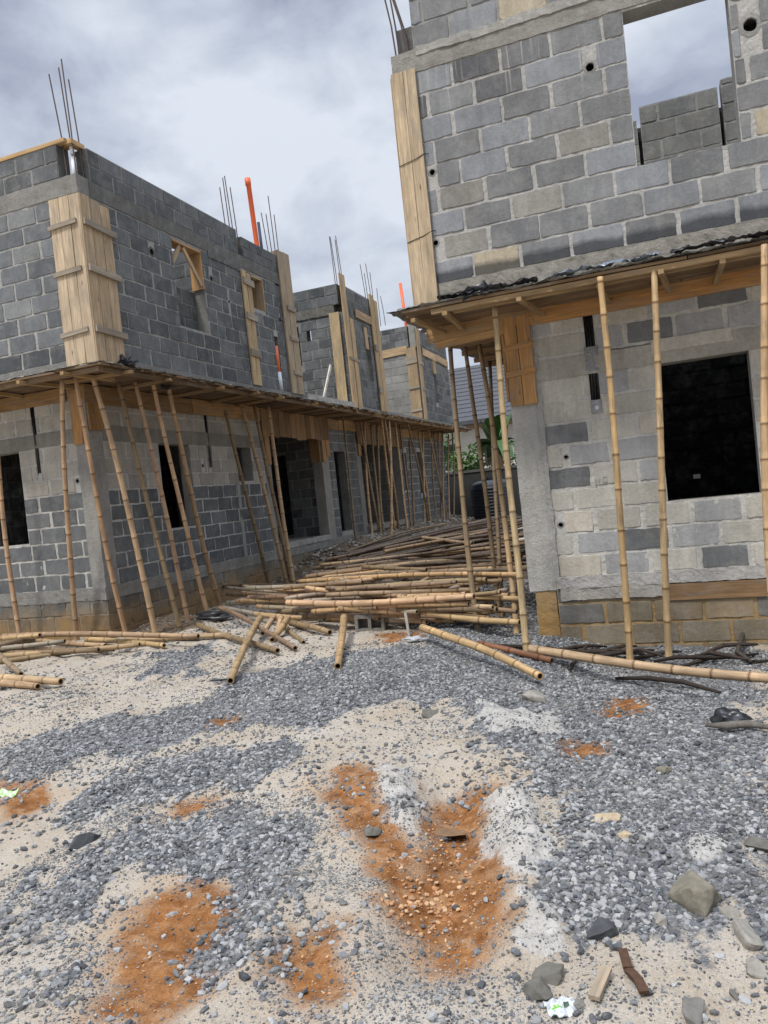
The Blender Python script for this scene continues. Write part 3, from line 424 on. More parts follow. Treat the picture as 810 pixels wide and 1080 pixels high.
A=[grit_at(95000,(-3.2,.9,1.7,3.9),.0022,.0065),grit_at(60000,(-6.5,2,3.9,8),.004,.010),gravel_at(170000,(-6.2,1.6,1.7,4.6),.005,.021,1.),gravel_at(120000,(-9,3,4.6,8.6),.006,.023,.9),gravel_at(42000,(-7.7,-1.6,8.6,13),.012,.028,.8)]
pts=np.concatenate([a[0] for a in A]); scl=np.concatenate([a[1] for a in A])
M['gravel']=stonemat('crushed granite',(.048,.051,.056),(.132,.138,.147),(.37,.37,.362))
scatter('gravel',pts,scl,M['gravel'],1.15,'blue grey crushed stone gravel spread in patches over the sandy ground','gravel')
x,y=sample(120000,-4.5,1,1.7,5.); l=mask(x,y,'lat',.12,.3,5.,3)
cl=fbm(x*4,y*4,3,1); core=np.exp(-((x+1.15)/.2)**2-((y-3.05)/.5)**2)
k=R.rand(len(x))<l*(.09+.3*core)+.01*l*sm(.55,.65,cl); x=x[k];y=y[k]; s=.0025+(.004+.012*core[k])*R.rand(len(x))**2
sc=np.stack([s*R.uniform(.9,1.4,len(s)),s*R.uniform(.7,1.,len(s)),s*R.uniform(.45,.7,len(s))],1)
M['clod']=stonemat('laterite clod',(.3,.13,.045),(.45,.23,.1),(.55,.36,.2))
scatter('laterite_rubble',np.stack([x,y,gz(x,y)+s*.2],1),sc,M['clod'],.9,'orange laterite clods lying loose in the eroded gully','rubble')
x,y=sample(5000,-8,-5.2,12.6,27); k=R.rand(len(x))<np.exp(-((x+7.1)/.7)**2); x=x[k];y=y[k]; s=.012+.06*R.rand(len(x))**3
sc=np.stack([s*R.uniform(.9,1.4,len(s)),s*R.uniform(.7,1.,len(s)),s*R.uniform(.45,.8,len(s))],1)
M['rub']=stonemat('rubble',(.12,.1,.075),(.24,.21,.17),(.36,.34,.3))
scatter('rubble',np.stack([x,y,gz(x,y)+s*.2],1),sc,M['rub'],.9,'brown rubble heaped along the foot of the left building beyond the porch','rubble')
# ------------------------------------------------------------------ masonry walls
MORT=(.3,.295,.275)
class Frame:
    def __init__(s,O,U,N): s.O=Vector(O); s.U=Vector(U); s.N=Vector(N)
    def p(s,u,d,z): return s.O+s.U*u+s.N*d+Vector((0,0,z))
def front(y,N=-1): return Frame((0,y,0),(1,0,0),(0,-1,0))     # looks towards -y, u = x
def street(x): return Frame((x,0,0),(0,1,0),(1,0,0))          # looks towards +x, u = y
def block_outline(ua,ub,za,zb,fine):
    w=ub-ua;h=zb-za; nl,nh=(6,3) if fine else (2,1)
    pts=[]; c=min(.008,h*.2)
    ch=[c*rnd.uniform(.3,1.5) for _ in range(4)]
    if rnd.random()<.12: ch[rnd.randrange(4)]*=3
    cor=[(ua,za),(ub,za),(ub,zb),(ua,zb)]
    for i in range(4):
        a=cor[i]; b=cor[(i+1)%4]; L=math.hypot(b[0]-a[0],b[1]-a[1]); d=((b[0]-a[0])/L,(b[1]-a[1])/L)
        n=nl if i%2==0 else nh; s0=ch[i]/L; s1=1-ch[(i+1)%4]/L
        for k in range(n+1):
            t_=s0+(s1-s0)*k/n; j=rnd.gauss(0,.0032) if fine else 0
            pts.append((a[0]+(b[0]-a[0])*t_-d[1]*j, a[1]+(b[1]-a[1])*t_+d[0]*j))
    return pts
def wall(name,parent,F,u0,u1,z0,z1,holes=(),th=.225,course=.237,blen=.47,tint=None,mats=('block','mortar'),step=.05,fine=True,
         zb=None,mort=MORT,blocks=True,slant=None,joint=(.022,.034),both=False,amp=.006,label=None,start=0.):
    """a real wall: mortar body with openings cut through, and block faces standing a few millimetres proud"""
    mb=MB(); holes=[h for h in holes]
    us=sorted({u0,u1,*[max(u0,min(u1,h[0])) for h in holes],*[max(u0,min(u1,h[1])) for h in holes]})
    zs=sorted({z0,z1,*[max(z0,min(z1,h[2])) for h in holes],*[max(z0,min(z1,h[3])) for h in holes]})
    def solid(i,j):
        if i<0 or j<0 or i>=len(us)-1 or j>=len(zs)-1: return False
        cu=(us[i]+us[i+1])/2; cz=(zs[j]+zs[j+1])/2
        return not any(h[0]<cu<h[1] and h[2]<cz<h[3] for h in holes)
    sx=F.O.x*3.1+F.O.y*1.7
    for i in range(len(us)-1):
        for j in range(len(zs)-1):
            if not solid(i,j): continue
            a,b,c,d=us[i],us[i+1],zs[j],zs[j+1]
            nu=max(1,int((b-a)/step)); nz=max(1,int((d-c)/step)); vs=[];fs=[]
            for q in range(nz+1):
                for p_ in range(nu+1):
                    u=a+(b-a)*p_/nu; z=c+(d-c)*q/nz
                    e=min(1,min(u-u0,u1-u,z-z0,z1-z)/.03) if not (p_ in(0,nu) or q in(0,nz)) else 0
                    dd=(amp*(noise.noise(Vector((u*7+sx,z*7,sx)))*.8+noise.noise(Vector((u*21+sx,z*21,1.+sx)))*.8)-.0028)*max(0,e)
                    vs.append(F.p(u,dd,z))
            for q in range(nz):
                for p_ in range(nu):
                    o=q*(nu+1)+p_; fs.append((o,o+1,o+nu+2,o+nu+1))
            mb.add(vs,fs,jit(mort,.04),1)
            mb.add([F.p(a,-th,c),F.p(b,-th,c),F.p(b,-th,d),F.p(a,-th,d)],[(3,2,1,0)],mort,1)
            for (di,dj,e0,e1) in ((-1,0,(a,d),(a,c)),(1,0,(b,c),(b,d)),(0,-1,(a,c),(b,c)),(0,1,(b,d),(a,d))):
                if not solid(i+di,j+dj):
                    mb.add([F.p(e0[0],0,e0[1]),F.p(e1[0],0,e1[1]),F.p(e1[0],-th,e1[1]),F.p(e0[0],-th,e0[1])],[(0,3,2,1)],jit(tuple(q*.6 for q in mort),.1),1)
    if blocks:
        zz=z0 if zb is None else zb; k=0
        while zz<z1-.05:
            za=zz; zt=min(zz+course,z1)
            iv=[(u0,u1)]
            for h in holes:
                ov=min(zt,h[3])-max(za,h[2])
                if ov>.25*(zt-za) or (ov>0 and h[3]-h[2]<.14):
                    nv=[]
                    for a,b in iv:
                        if h[1]<=a or h[0]>=b: nv.append((a,b))
                        else:
                            if h[0]-a>.05: nv.append((a,h[0]-(.02 if h[3]-h[2]<.14 else 0)))
                            if b-h[1]>.05: nv.append((h[1]+(.02 if h[3]-h[2]<.14 else 0),b))
                    iv=nv
            off=(k%2)*blen/2+rnd.uniform(-.03,.03)+start
            for a,b in iv:
                u=u0+off-blen*2
                while u+blen<=a+.02: u+=blen
                while u<b-.03:
                    ua=max(u,a); ub=min(u+blen+rnd.uniform(-.012,.012),b)
                    nxt=u+blen
                    if b-ub<.07: ub=b; nxt=b+1
                    jx=rnd.uniform(*joint)/2*1.25; jz=rnd.uniform(*joint)/2*.8
                    A=ua+(jx if ua>a+.001 else .006); B=ub-(jx if ub<b-.001 else .006)
                    if B-A>.04:
                        zl=za+jz+rnd.uniform(-.003,.003); zh=zt-jz+rnd.uniform(-.003,.003)
                        o=block_outline(A,B,zl,zh,fine); n=len(o); cu=(A+B)/2;cz=(zl+zh)/2
                        pr=rnd.uniform(.003,.0085); tl=rnd.uniform(-.004,.004)
                        def sc_(p,i_): return (p[0]+(cu-p[0])*i_/max(.05,B-A)*2, p[1]+(cz-p[1])*i_/max(.05,zh-zl)*2)
                        r1=[F.p(p[0],-.006,p[1]) for p in o]
                        r2=[F.p(q[0],pr*.6+tl*(q[0]-cu),q[1]) for q in (sc_(p,.0012) for p in o)]
                        r3=[F.p(q[0],pr+tl*(q[0]-cu),q[1]) for q in (sc_(p,.0045) for p in o)]
                        fs=[(i,(i+1)%n,n+(i+1)%n,n+i) for i in range(n)]+[(n+i,n+(i+1)%n,2*n+(i+1)%n,2*n+i) for i in range(n)]
                        fs.append(tuple(range(2*n,3*n)))
                        mb.add(r1+r2+r3,fs,tint(cu,cz),0)
                    u=nxt
            zz+=course; k+=1
    o=mb.build(name,[M[mats[0]],M[mats[1]]],parent)
    if label: o['label']=label
    return o
def pick(*opts):
    r=rnd.random(); s=0
    for p,c,a in opts:
        s+=p
        if r<s: return jit(c,a)
    return jit(opts[-1][1],opts[-1][2])
T_RBU=lambda u,z: pick((.46,(.19,.193,.193),.16),(.26,(.235,.245,.257),.14),(.12,(.27,.258,.23),.12),(.05,(.4,.345,.25),.1),(.11,(.125,.127,.131),.12))
T_RBL=lambda u,z: pick((.55,(.47,.445,.385),.1),(.2,(.37,.37,.365),.1),(.11,(.16,.165,.165),.12),(.14,(.5,.455,.375),.1))
T_RBP=lambda u,z: pick((.45,(.21,.175,.12),.15),(.35,(.26,.2,.125),.15),(.2,(.15,.142,.125),.1))
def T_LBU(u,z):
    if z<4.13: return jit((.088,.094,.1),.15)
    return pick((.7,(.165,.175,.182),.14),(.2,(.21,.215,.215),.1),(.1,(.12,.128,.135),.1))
T_LBS=lambda u,z: pick((.7,(.115,.122,.123),.16),(.2,(.15,.157,.157),.12),(.1,(.085,.09,.093),.1))
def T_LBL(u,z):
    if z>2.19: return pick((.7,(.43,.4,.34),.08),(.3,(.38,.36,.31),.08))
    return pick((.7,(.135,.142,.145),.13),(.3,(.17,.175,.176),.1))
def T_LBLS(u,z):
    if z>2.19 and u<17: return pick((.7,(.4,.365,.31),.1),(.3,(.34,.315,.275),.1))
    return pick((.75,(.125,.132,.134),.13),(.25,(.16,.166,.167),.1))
T_PL=lambda u,z: pick((.5,(.12,.12,.112),.2),(.5,(.19,.175,.145),.15))
T_IN=lambda u,z: pick((.7,(.16,.16,.15),.14),(.3,(.2,.195,.18),.1))
CON=(.27,.262,.24); CON_D=(.2,.197,.185); CON_L=(.4,.39,.365)
WD=(.44,.31,.185); WD_L=(.5,.385,.255); WD_G=(.33,.28,.215); WD_O=(.44,.235,.09); WD_D=(.2,.12,.06)
def rough(name,parent,lo,hi,tint=CON,step=.06,amp=.006,mat='concrete'):
    mb=MB(); mb.rough(lo,hi,step,amp,tint,0,rnd.uniform(0,99)); return mb.build(name,M[mat],parent)
def planks(name,parent,lst,tint=WD,var=.15,warp=.004,label=None,sub=None):
    mb=MB()
    for p0,p1,side,w,th in lst: mb.obox(p0,p1,side,w,th,jit(tint,var),0,warp)
    o=mb.build(name,M['wood'],parent)
    if label: o['label']=label
    return o
def rebar(parent,x,y,z0,z1,spread=.12,n=4,lean=(0,0)):
    for i in range(n):
        a=(i%2-.5)*spread; b=(i//2-.5)*spread; top=z1+rnd.uniform(-.25,.1); lx=lean[0]+rnd.uniform(-.05,.05); ly=lean[1]+rnd.uniform(-.04,.04)
        mb=MB(); mb.tube([(x+a,y+b,z0),(x+a+lx*.3,y+b+ly*.3,(z0+top)/2),(x+a+lx,y+b+ly,top)],.009,6,(.11,.085,.075)); mb.build('rebar',M['steel'],parent)
def sq(u,z,r): return (u-r,u+r,z-r,z+r)
def round_hole(parent,F,u,z,r,depth=.15,col=(.3,.29,.265)):
    """a sleeve let into an opening of the wall: mortar collar and dark lining"""
    mb=MB(); n=14; vs=[];fc=[];fl=[]
    for k in range(n):
        a=2*PI*k/n; rr=r*rnd.uniform(.85,1.0)
        for q,d in ((r*1.62,.001),(rr*1.1,.006),(rr*.98,-.004),(rr*.94,-depth)): vs.append(F.p(u+math.cos(a)*q,d,z+math.sin(a)*q))
    for k in range(n):
        o=4*k;p_=4*((k+1)%n); fc+=[(o,p_,p_+1,o+1),(o+1,p_+1,p_+2,o+2)]; fl.append((o+2,p_+2,p_+3,o+3))
    fl.append(tuple(4*k+3 for k in range(n)))
    mb.add(vs,fc+fl,col); mb.t[len(fc):]=[(.012,.012,.012)]*len(fl)  # lining and end disc painted black for the shade inside the hole
    mb.build('sleeve_hole',M['concrete'],parent)
def ragged(parent,name,pts,w,amp,tint,mat,seed,thick=.012,step=.03,up=(0,0,1)):
    """crumpled strip along a line (cement spill, plastic scraps)"""
    mb=MB(); pts=[Vector(p) for p in pts]
    for a,b in zip(pts[:-1],pts[1:]):
        d=b-a; n=max(2,int(d.length/step)); sd=Vector((0,0,1)).cross(d).normalized(); vs=[];fs=[]; m_=5
        for i in range(n+1):
            for side in (1,-1):
                for j in range(m_):
                    f=(j/(m_-1)-.5); q=a+d*(i/n); s_=seed+side
                    ww=w*(1+.8*noise.noise(Vector((q.x*7,q.y*7,seed))))
                    h=noise.noise(Vector((q.x*6,q.y*6+j*.7,seed)))*amp*.8+noise.noise(Vector((q.x*21,q.y*21+j*1.3,seed)))*amp*.6+noise.noise(Vector((q.x*60,q.y*60+j*2,seed)))*amp*.35
                    vs.append(q+sd*(f*ww)+Vector((0,0,h+side*thick*.5*(1-abs(f)*1.6))))
        k=2*m_
        for i in range(n):
            for j in range(m_-1):
                o=i*k+j; fs.append((o,o+1,o+k+1,o+k)); o+=m_; fs.append((o+1,o,o+k,o+k+1))
            o=i*k; fs.append((o+m_,o,o+k,o+k+m_)); o=i*k+m_-1; fs.append((o,o+m_,o+k+m_,o+k))
        mb.add(vs,fs,tint)
    return mb.build(name,M[mat],parent,True)
# ------------------------------------------------------------------ the right-hand building
RB=thing('block_building','tall grey block building close on the right with an upper window open to the sky','building')
LW=(-.03,.86,1.28,2.71)
rb_front=wall('wall',RB,front(8.55),-1.25,6,.55,3.6,[LW,(-.70,-.60,2.36,3.4),sq(-1.15,1.13,.026),sq(-1.02,1.86,.02)],course=.24,tint=T_RBL,step=.03,zb=.55,joint=(.026,.044),amp=.009,blen=.485,mort=(.56,.54,.49))
wall('wall',RB,Frame((0,8.53,0),(1,0,0),(0,-1,0)),-1.26,6,-.5,.5,[],course=.235,tint=T_RBP,mats=('block','mortar_o'),step=.04,zb=-.44,mort=(.4,.33,.22),joint=(.026,.04),amp=.008,blen=.49)
rough('plinth_band',RB,(-1.25,8.5,.43),(6,8.7,.56),(.46,.44,.41),.025,.012)
planks('plinth_plank',RB,[((-.12,8.515,.335),(2.6,8.515,.325),(0,0,1),.17,.03)],(.28,.17,.085))
rough('plinth_smear',RB,(-1.22,8.505,.30),(-.14,8.6,.45),(.38,.35,.31),.03,.011)
rough('column',RB,(-1.56,8.535,.42),(-1.25,8.85,3.45),(.42,.405,.365),.05,.005)
rough('column',RB,(-1.50,8.545,-.5),(-1.27,8.85,.43),(.36,.24,.11),.05,.009,'concrete_o')['label']='brown stained column foot'
rough('column_edge',RB,(-1.27,8.525,.5),(-1.215,8.56,3.0),(.4,.39,.36),.03,.012)
# lintel: smeared concrete band
rough('lintel',RB,(-1.22,8.530,2.712),(6,8.70,2.92),(.4,.375,.32),.04,.006)
rough('lintel_smear',RB,(-.05,8.518,2.83),(.72,8.56,2.96),(.55,.51,.44),.03,.013)
# conduits in a chase with a grey patch of mortar
c_=MB()
for dx in (-.025,.0,.03): c_.tube([(-.65+dx,8.545,3.42),(-.65+dx+.01,8.548,2.9),(-.65+dx*1.2,8.55,2.36)],.011,8,(.012,.012,.013))
c_.build('conduit',M['pvc'],RB,True)
rough('conduit_patch',RB,(-.72,8.528,2.74),(-.58,8.57,3.0),(.26,.265,.27),.025,.012)
rough('conduit_patch',RB,(-.70,8.53,2.29),(-.60,8.57,2.43),(.33,.33,.34),.025,.009)
c_=MB(); c_.tube([(-.645,8.518,2.345),(-.645,8.6,2.345)],.024,12,(.5,.52,.56)); c_.build('conduit_box',M['pvc'],RB)
round_hole(RB,front(8.55),-1.15,1.13,.026); round_hole(RB,front(8.55),-1.02,1.86,.02)
# faint chalk scratches on one dark block
ch=MB(); fr=front(8.55)
for (u,z,du,dz) in ((-.735,1.50,.004,.085),(-.700,1.515,.006,.085),(-.62,1.545,.004,.055),(-.655,1.55,.004,.05)):
    ch.box((u-.004,8.5385,z),(u+.004,8.546,z+dz),(.36,.36,.35))
for z in (1.545,1.60): ch.box((-.655,8.5387,z),(-.615,8.546,z+.007),(.34,.34,.33))
ch.build('chalk_mark',M['concrete'],RB)
# the rest of the ground floor shell
wall('wall',RB,Frame((-1.55,0,0),(0,-1,0),(-1,0,0)),-13,-8.85,-.5,3.6,[],tint=T_RBL,step=.3,fine=False)
wall('wall',RB,Frame((0,13.0,0),(1,0,0),(0,-1,0)),-1.32,6,-.5,3.6,[(.36,.47,1.40,1.47)],tint=lambda u,z:(.022,.022,.022),step=.3,fine=False,mort=(.02,.02,.02))  # near black blocks and mortar: shade of the room put into the colour
wall('wall',RB,Frame((6,0,0),(0,1,0),(1,0,0)),8.55,13,-.5,6.5,[],tint=T_RBL,step=.5,fine=False,blocks=False)
mb=MB(); mb.box((-1.3,8.8,.3),(5.9,12.9,.5),(.05,.048,.045)); mb.build('floor_slab',M['concrete'],RB)  # floor coloured dark too, for the shade inside the room
# deck slab and upper floor
rough('floor_slab',RB,(-2.27,7.69,3.535),(6,12.2,3.745),(.25,.235,.205),.07,.008)
rough('slab_edge',RB,(-2.0,7.672,3.545),(3.2,7.72,3.725),(.27,.25,.215),.03,.014)
UW=(-.01,.875,4.44,5.87)
wall('wall',RB,front(7.7),-2.25,6,3.735,5.90,[UW,sq(-.34,5.46,.04),sq(1.03,5.43,.062),sq(-1.96,4.87,.03),sq(-2.0,4.16,.028)],course=.2405,tint=T_RBU,mats=('block_d','mortar'),step=.03,joint=(.018,.036),amp=.008,blen=.485,mort=(.46,.445,.415),start=.1)
rough('ring_beam',RB,(-2.27,7.688,5.895),(6,7.925,6.12),(.29,.275,.245),.05,.009)
rough('ring_beam_drip',RB,(-2.0,7.675,6.05),(6,7.72,6.135),(.38,.365,.335),.03,.013)
wall('wall',RB,front(7.7),-2.02,6,6.12,6.7,[],course=.24,tint=T_RBU,step=.05,blen=.485,start=-.12)
mb=MB(); mb.box((-.03,7.72,5.872),(.9,7.93,5.893),(.05,.045,.04)); mb.build('lintel',M['wood'],RB)
round_hole(RB,front(7.7),-.34,5.46,.04); round_hole(RB,front(7.7),1.03,5.43,.062)
round_hole(RB,front(7.7),-1.96,4.87,.03); round_hole(RB,front(7.7),-2.0,4.16,.028)
wall('wall',RB,Frame((-2.25,0,0),(0,-1,0),(-1,0,0)),-12.2,-7.925,3.74,6.5,[],tint=T_RBU,step=.3,fine=False)
wall('wall',RB,Frame((0,12.2,0),(1,0,0),(0,-1,0)),-2.0,5.7,3.74,4.9,[],tint=T_IN,step=.4,fine=False)
# partition seen through the upper opening
wall('partition_wall',RB,front(10.9),.075,1.02,3.745,6.36,[],course=.2378,tint=lambda u,z:pick((.7,(.18,.177,.16),.1),(.3,(.15,.15,.142),.1)),step=.06,start=.22,mort=(.27,.265,.24))
wall('partition_wall',RB,front(10.9),1.065,2.4,3.745,6.44,[],course=.2378,tint=lambda u,z:jit((.16,.158,.15),.1),step=.06)
wall('partition_wall',RB,front(11.16),-1.6,2.3,3.745,6.2,[],tint=lambda u,z:(.06,.06,.06),step=.4,fine=False,mort=(.05,.05,.05))  # backing added behind the gaps, their shade put into its dark colour
wall('partition_wall',RB,front(10.9),-1.6,.03,3.745,6.2,[],course=.2378,tint=T_IN,step=.2)
rough('sill_mortar',RB,(-.01,7.72,4.42),(.875,7.93,4.455),(.36,.35,.32),.03,.012)
# board on the upper corner
fb=planks('formwork_board',RB,[((-2.215,7.665,3.56),(-2.215,7.665,5.92),(1,0,0),.125,.028),((-2.085,7.665,3.56),(-2.085,7.665,5.92),(1,0,0),.125,.028)],(.5,.385,.25),.05)
fb['label']='pale board strip covering the upper corner'
for z in (4.24,5.02):
    wire=MB(); wire.tube([(-2.285,7.645,z-.035),(-2.1,7.645,z),(-2.02,7.65,z+.03),(-1.98,7.69,z+.04)],.004,5,(.02,.02,.02)); wire.build('tie_wire',M['steel'],fb)
planks('formwork_board',RB,[((-2.285,7.80,3.56),(-2.285,7.80,5.9),(0,1,0),.24,.028)],WD,.1)
# form boards at the head of the column
fb=planks('column_formwork',RB,[((-1.475,8.50,2.48),(-1.475,8.50,3.45),(1,0,0),.138,.028),((-1.33,8.50,2.48),(-1.33,8.50,3.45),(1,0,0),.14,.028)],WD_O,.12)
for z in (2.83,3.12): planks('batten',fb,[((-1.56,8.475,z-.01),(-1.24,8.475,z+.01),(0,0,1),.055,.024)],WD_O,.1)
planks('column_formwork',RB,[((-1.58,8.70,2.55),(-1.58,8.70,3.45),(0,1,0),.3,.028)],WD_O,.12)
# beam side boards and soffit deck under the overhang
planks('beam_formwork',RB,[((-1.26,8.51,3.41),(1.4,8.51,3.41),(0,0,1),.17,.03),((1.41,8.51,3.41),(4,8.51,3.41),(0,0,1),.17,.03)],WD_O,.1)
planks('beam_formwork',RB,[((-2.42,8.50,3.40),(-1.22,8.50,3.43),(0,0,1),.15,.03),((-2.35,8.53,3.29),(-1.5,8.53,3.325),(0,0,1),.10,.03)],(.42,.26,.12),.1,label='ragged board ends reaching out past the column')
def deck(parent,x0,x1,y0,y1,z,along,wd=(.17,.24)):
    mb=MB(); q=(y0 if along=='x' else x0); end=(y1 if along=='x' else x1)
    while q<end-.05:
        w_=min(rnd.uniform(*wd),end-q)
        if along=='x':
            p=x0+rnd.uniform(-.12,.0)
            while p<x1-.3:
                L=rnd.uniform(2.2,3.4); e=min(p+L,x1)
                mb.obox((p,q+w_/2,z+rnd.uniform(-.004,.004)),(e-.01,q+w_/2,z+rnd.uniform(-.004,.004)),(0,1,0),w_-.012,.026,jit((.2,.13,.072),.35)); p=e
        else:
            p=y0+rnd.uniform(-.12,.03)
            while p<y1-.3:
                L=rnd.uniform(1.6,2.6); e=min(p+L,y1+rnd.uniform(-.1,.1))
                mb.obox((q+w_/2,p,z),(q+w_/2,e-.01,z),(1,0,0),w_-.012,.026,jit((.2,.13,.072),.35)); p=e
        q+=w_
    return mb.build('deck_formwork',M['wood'],parent)
dk=deck(RB,-2.36,4,7.57,8.52,3.505,'x'); deck(RB,-2.40,-1.58,8.56,12.0,3.508,'y')
for (p0,p1,s,w_) in [((-2.1,7.63,3.458),(4,7.62,3.458),(0,1,0),.06),((-1.9,7.74,3.455),(3.6,7.77,3.455),(0,1,0),.05)]:
    planks('bearer',dk,[(p0,p1,s,w_,.05)],(.4,.27,.14),.08)
for x in (-2.3,-1.95,-1.2,-.45,.1,.62,1.2): planks('joist',dk,[((x,7.58+rnd.uniform(-.04,.03),3.41),(x+rnd.uniform(-.1,.1),8.47,3.41),(1,0,0),.05,.04)],(.36,.24,.12),.1)
for y in (8.9,9.6,10.3,11.,11.6): planks('joist',dk,[((-2.47,y,3.455),(-1.62,y+.03,3.455),(0,1,0),.05,.06)],(.3,.19,.1),.1)
ragged(RB,'cement_spill',[(-2.44,7.62,3.53),(-1.4,7.61,3.535),(0,7.61,3.54),(1.6,7.61,3.54)],.14,.03,(.22,.21,.19),'concrete',3.)
ragged(RB,'cement_spill',[(-2.50,7.6,3.53),(-2.44,9.5,3.53),(-2.44,12,3.53)],.16,.02,(.2,.19,.175),'concrete',5.)
rebar(RB,-2.16,7.82,6.0,7.1,.12,4,(-.1,0))
# ------------------------------------------------------------------ the left-hand building
LB=thing('block_building','long two storey grey block building on the left with bamboo props along its overhang','building')
xL,xU,yF,yV=-7.8,-6.87,9.05,8.30
ML=(.52,.505,.465); MD=(.225,.225,.21)
def slot(u,w_=.07,z0=2.5): return (u-w_/2,u+w_/2,z0,3.52)
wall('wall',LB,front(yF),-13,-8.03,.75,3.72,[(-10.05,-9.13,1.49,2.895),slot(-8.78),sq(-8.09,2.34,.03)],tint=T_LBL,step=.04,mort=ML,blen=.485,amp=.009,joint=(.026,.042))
wall('wall',LB,Frame((0,yF-.02,0),(1,0,0),(0,-1,0)),-13,-7.78,-.4,.6,[],tint=T_PL,mats=('block_o','mortar_o'),step=.05,course=.24,zb=-.36,mort=(.27,.255,.225),amp=.014)
rough('plinth_band',LB,(-13,yF-.035,.57),(-7.775,yF+.15,.755),(.27,.262,.24),.04,.012)
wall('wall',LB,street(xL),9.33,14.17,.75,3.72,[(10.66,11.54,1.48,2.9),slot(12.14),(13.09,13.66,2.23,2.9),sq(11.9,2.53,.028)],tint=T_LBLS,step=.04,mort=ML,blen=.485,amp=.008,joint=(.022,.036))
wall('wall',LB,street(xL+.02),yF,27.98,-.4,.6,[],tint=T_PL,mats=('block_o','mortar_o'),step=.06,course=.24,zb=-.36,mort=(.25,.235,.2),amp=.014)
rough('plinth_band',LB,(xL-.1,yF+.16,.57),(xL+.035,28,.755),(.255,.245,.215),.05,.013)
rough('column',LB,(-8.03,yF-.012,.75),(xL+.012,9.33,3.72),(.31,.3,.275),.05,.006)
rough('column',LB,(xL-.2,12.98,.75),(xL+.008,13.09,2.23),(.33,.325,.3),.05,.004)
rough('lintel',LB,(-13,yF-.02,2.897),(-8.04,yF+.1,3.1),(.24,.228,.2),.06,.005)
rough('lintel',LB,(xL-.1,9.34,2.902),(xL+.02,14.16,3.13),(.25,.235,.205),.06,.005)
rough('column',LB,(xL-.25,14.17,.75),(xL+.008,14.42,3.72),(.27,.265,.245),.06,.005)
rough('column',LB,(xL-.25,17.0,.75),(xL+.01,17.4,3.72),(.3,.285,.25),.06,.006)
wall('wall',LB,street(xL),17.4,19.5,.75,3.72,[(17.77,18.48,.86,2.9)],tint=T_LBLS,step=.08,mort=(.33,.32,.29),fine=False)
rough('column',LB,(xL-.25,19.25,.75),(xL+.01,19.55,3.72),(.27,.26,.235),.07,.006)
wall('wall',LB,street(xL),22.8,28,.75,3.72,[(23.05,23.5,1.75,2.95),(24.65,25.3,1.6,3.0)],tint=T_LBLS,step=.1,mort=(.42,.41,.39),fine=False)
# porch walls and rooms behind
wall('wall',LB,front(17.2),-9.95,-8.04,.84,3.72,[(-9.9,-8.86,.85,2.92)],tint=lambda u,z: pick((.6,(.15,.15,.142),.15),(.4,(.2,.19,.17),.1)) if z>2 else pick((.7,(.16,.165,.165),.15),(.3,(.1,.104,.11),.1)),step=.06,mort=(.34,.33,.3))
wall('wall',LB,Frame((-9.95,0,0),(0,1,0),(1,0,0)),9.3,28,.84,3.72,[(15.2,16.1,.85,2.9),(20.2,21.2,.85,2.9)],mort=(.07,.07,.065),tint=lambda u,z: T_IN(u,z) if 14.2<u<17.2 or 19.5<u<22.8 else (.03,.03,.03),step=.3,fine=False)  # closed rooms near black: indoor shade painted into the blocks and mortar
wall('wall',LB,front(22.8),-9.95,-8.04,.84,3.72,[],tint=T_IN,step=.12,fine=False)
wall('wall',LB,Frame((0,14.19,0),(-1,0,0),(0,1,0)),8.06,9.9,.84,3.72,[],tint=T_IN,step=.2,fine=False)
wall('wall',LB,Frame((0,19.52,0),(-1,0,0),(0,1,0)),8.06,9.9,.84,3.72,[],tint=T_IN,step=.2,fine=False)
wall('wall',LB,Frame((0,28,0),(-1,0,0),(0,1,0)),7.81,13,-.3,3.72,[],tint=T_LBLS,step=.4,fine=False)
wall('wall',LB,Frame((-13,0,0),(0,-1,0),(-1,0,0)),-28,-9.05,-.3,6.4,[],tint=T_LBU,step=.6,fine=False,blocks=False,mort=(.05,.05,.05))  # rear wall near black: shade of the rooms put into its colour
mb=MB(); mb.box((-12.7,9.29,.62),(xL-.03,27.7,.84),(.28,.265,.235)); mb.build('floor_slab',M['concrete'],LB)
rough('porch_step',LB,(xL-.06,14.4,.74),(xL+.05,17.0,.86),(.36,.34,.3),.05,.014)
rough('porch_step',LB,(xL-.06,17.6,.40),(xL+.4,18.6,.56),(.27,.255,.225),.06,.016)
rough('porch_step',LB,(xL-.06,19.5,.72),(xL+.1,22.8,.86),(.3,.28,.24),.06,.02)
# conduits
for F_,u in ((front(yF),-8.78),(street(xL),12.14)):
    c_=MB()
    for du in (-.018,.012): c_.tube([F_.p(u+du,.008,3.5),F_.p(u+du*.6+.008,.012,3.0),F_.p(u+du+.01,.004,2.5)],.012,7,(.014,.014,.015))
    c_.build('conduit',M['pvc'],LB,True)
rough('conduit_patch',LB,(-8.80,yF-.014,2.42),(-8.72,yF+.05,2.52),(.5,.5,.5),.03,.01)
rough('conduit_patch',LB,(xL-.05,12.09,2.5),(xL+.012,12.2,3.0),(.16,.155,.145),.03,.01)
round_hole(LB,front(yF),-8.09,2.34,.03); round_hole(LB,street(xL),11.9,2.53,.028)
# column form boards on the lower corner
planks('column_formwork',LB,[((-7.955,yF-.035,2.86),(-7.955,yF-.035,3.6),(1,0,0),.17,.03)],WD_O,.1)
planks('column_formwork',LB,[((xL+.035,9.12,3.05),(xL+.035,9.12,3.6),(0,1,0),.14,.03),((xL+.035,9.27,3.05),(xL+.035,9.27,3.6),(0,1,0),.15,.03)],(.34,.19,.075),.1)
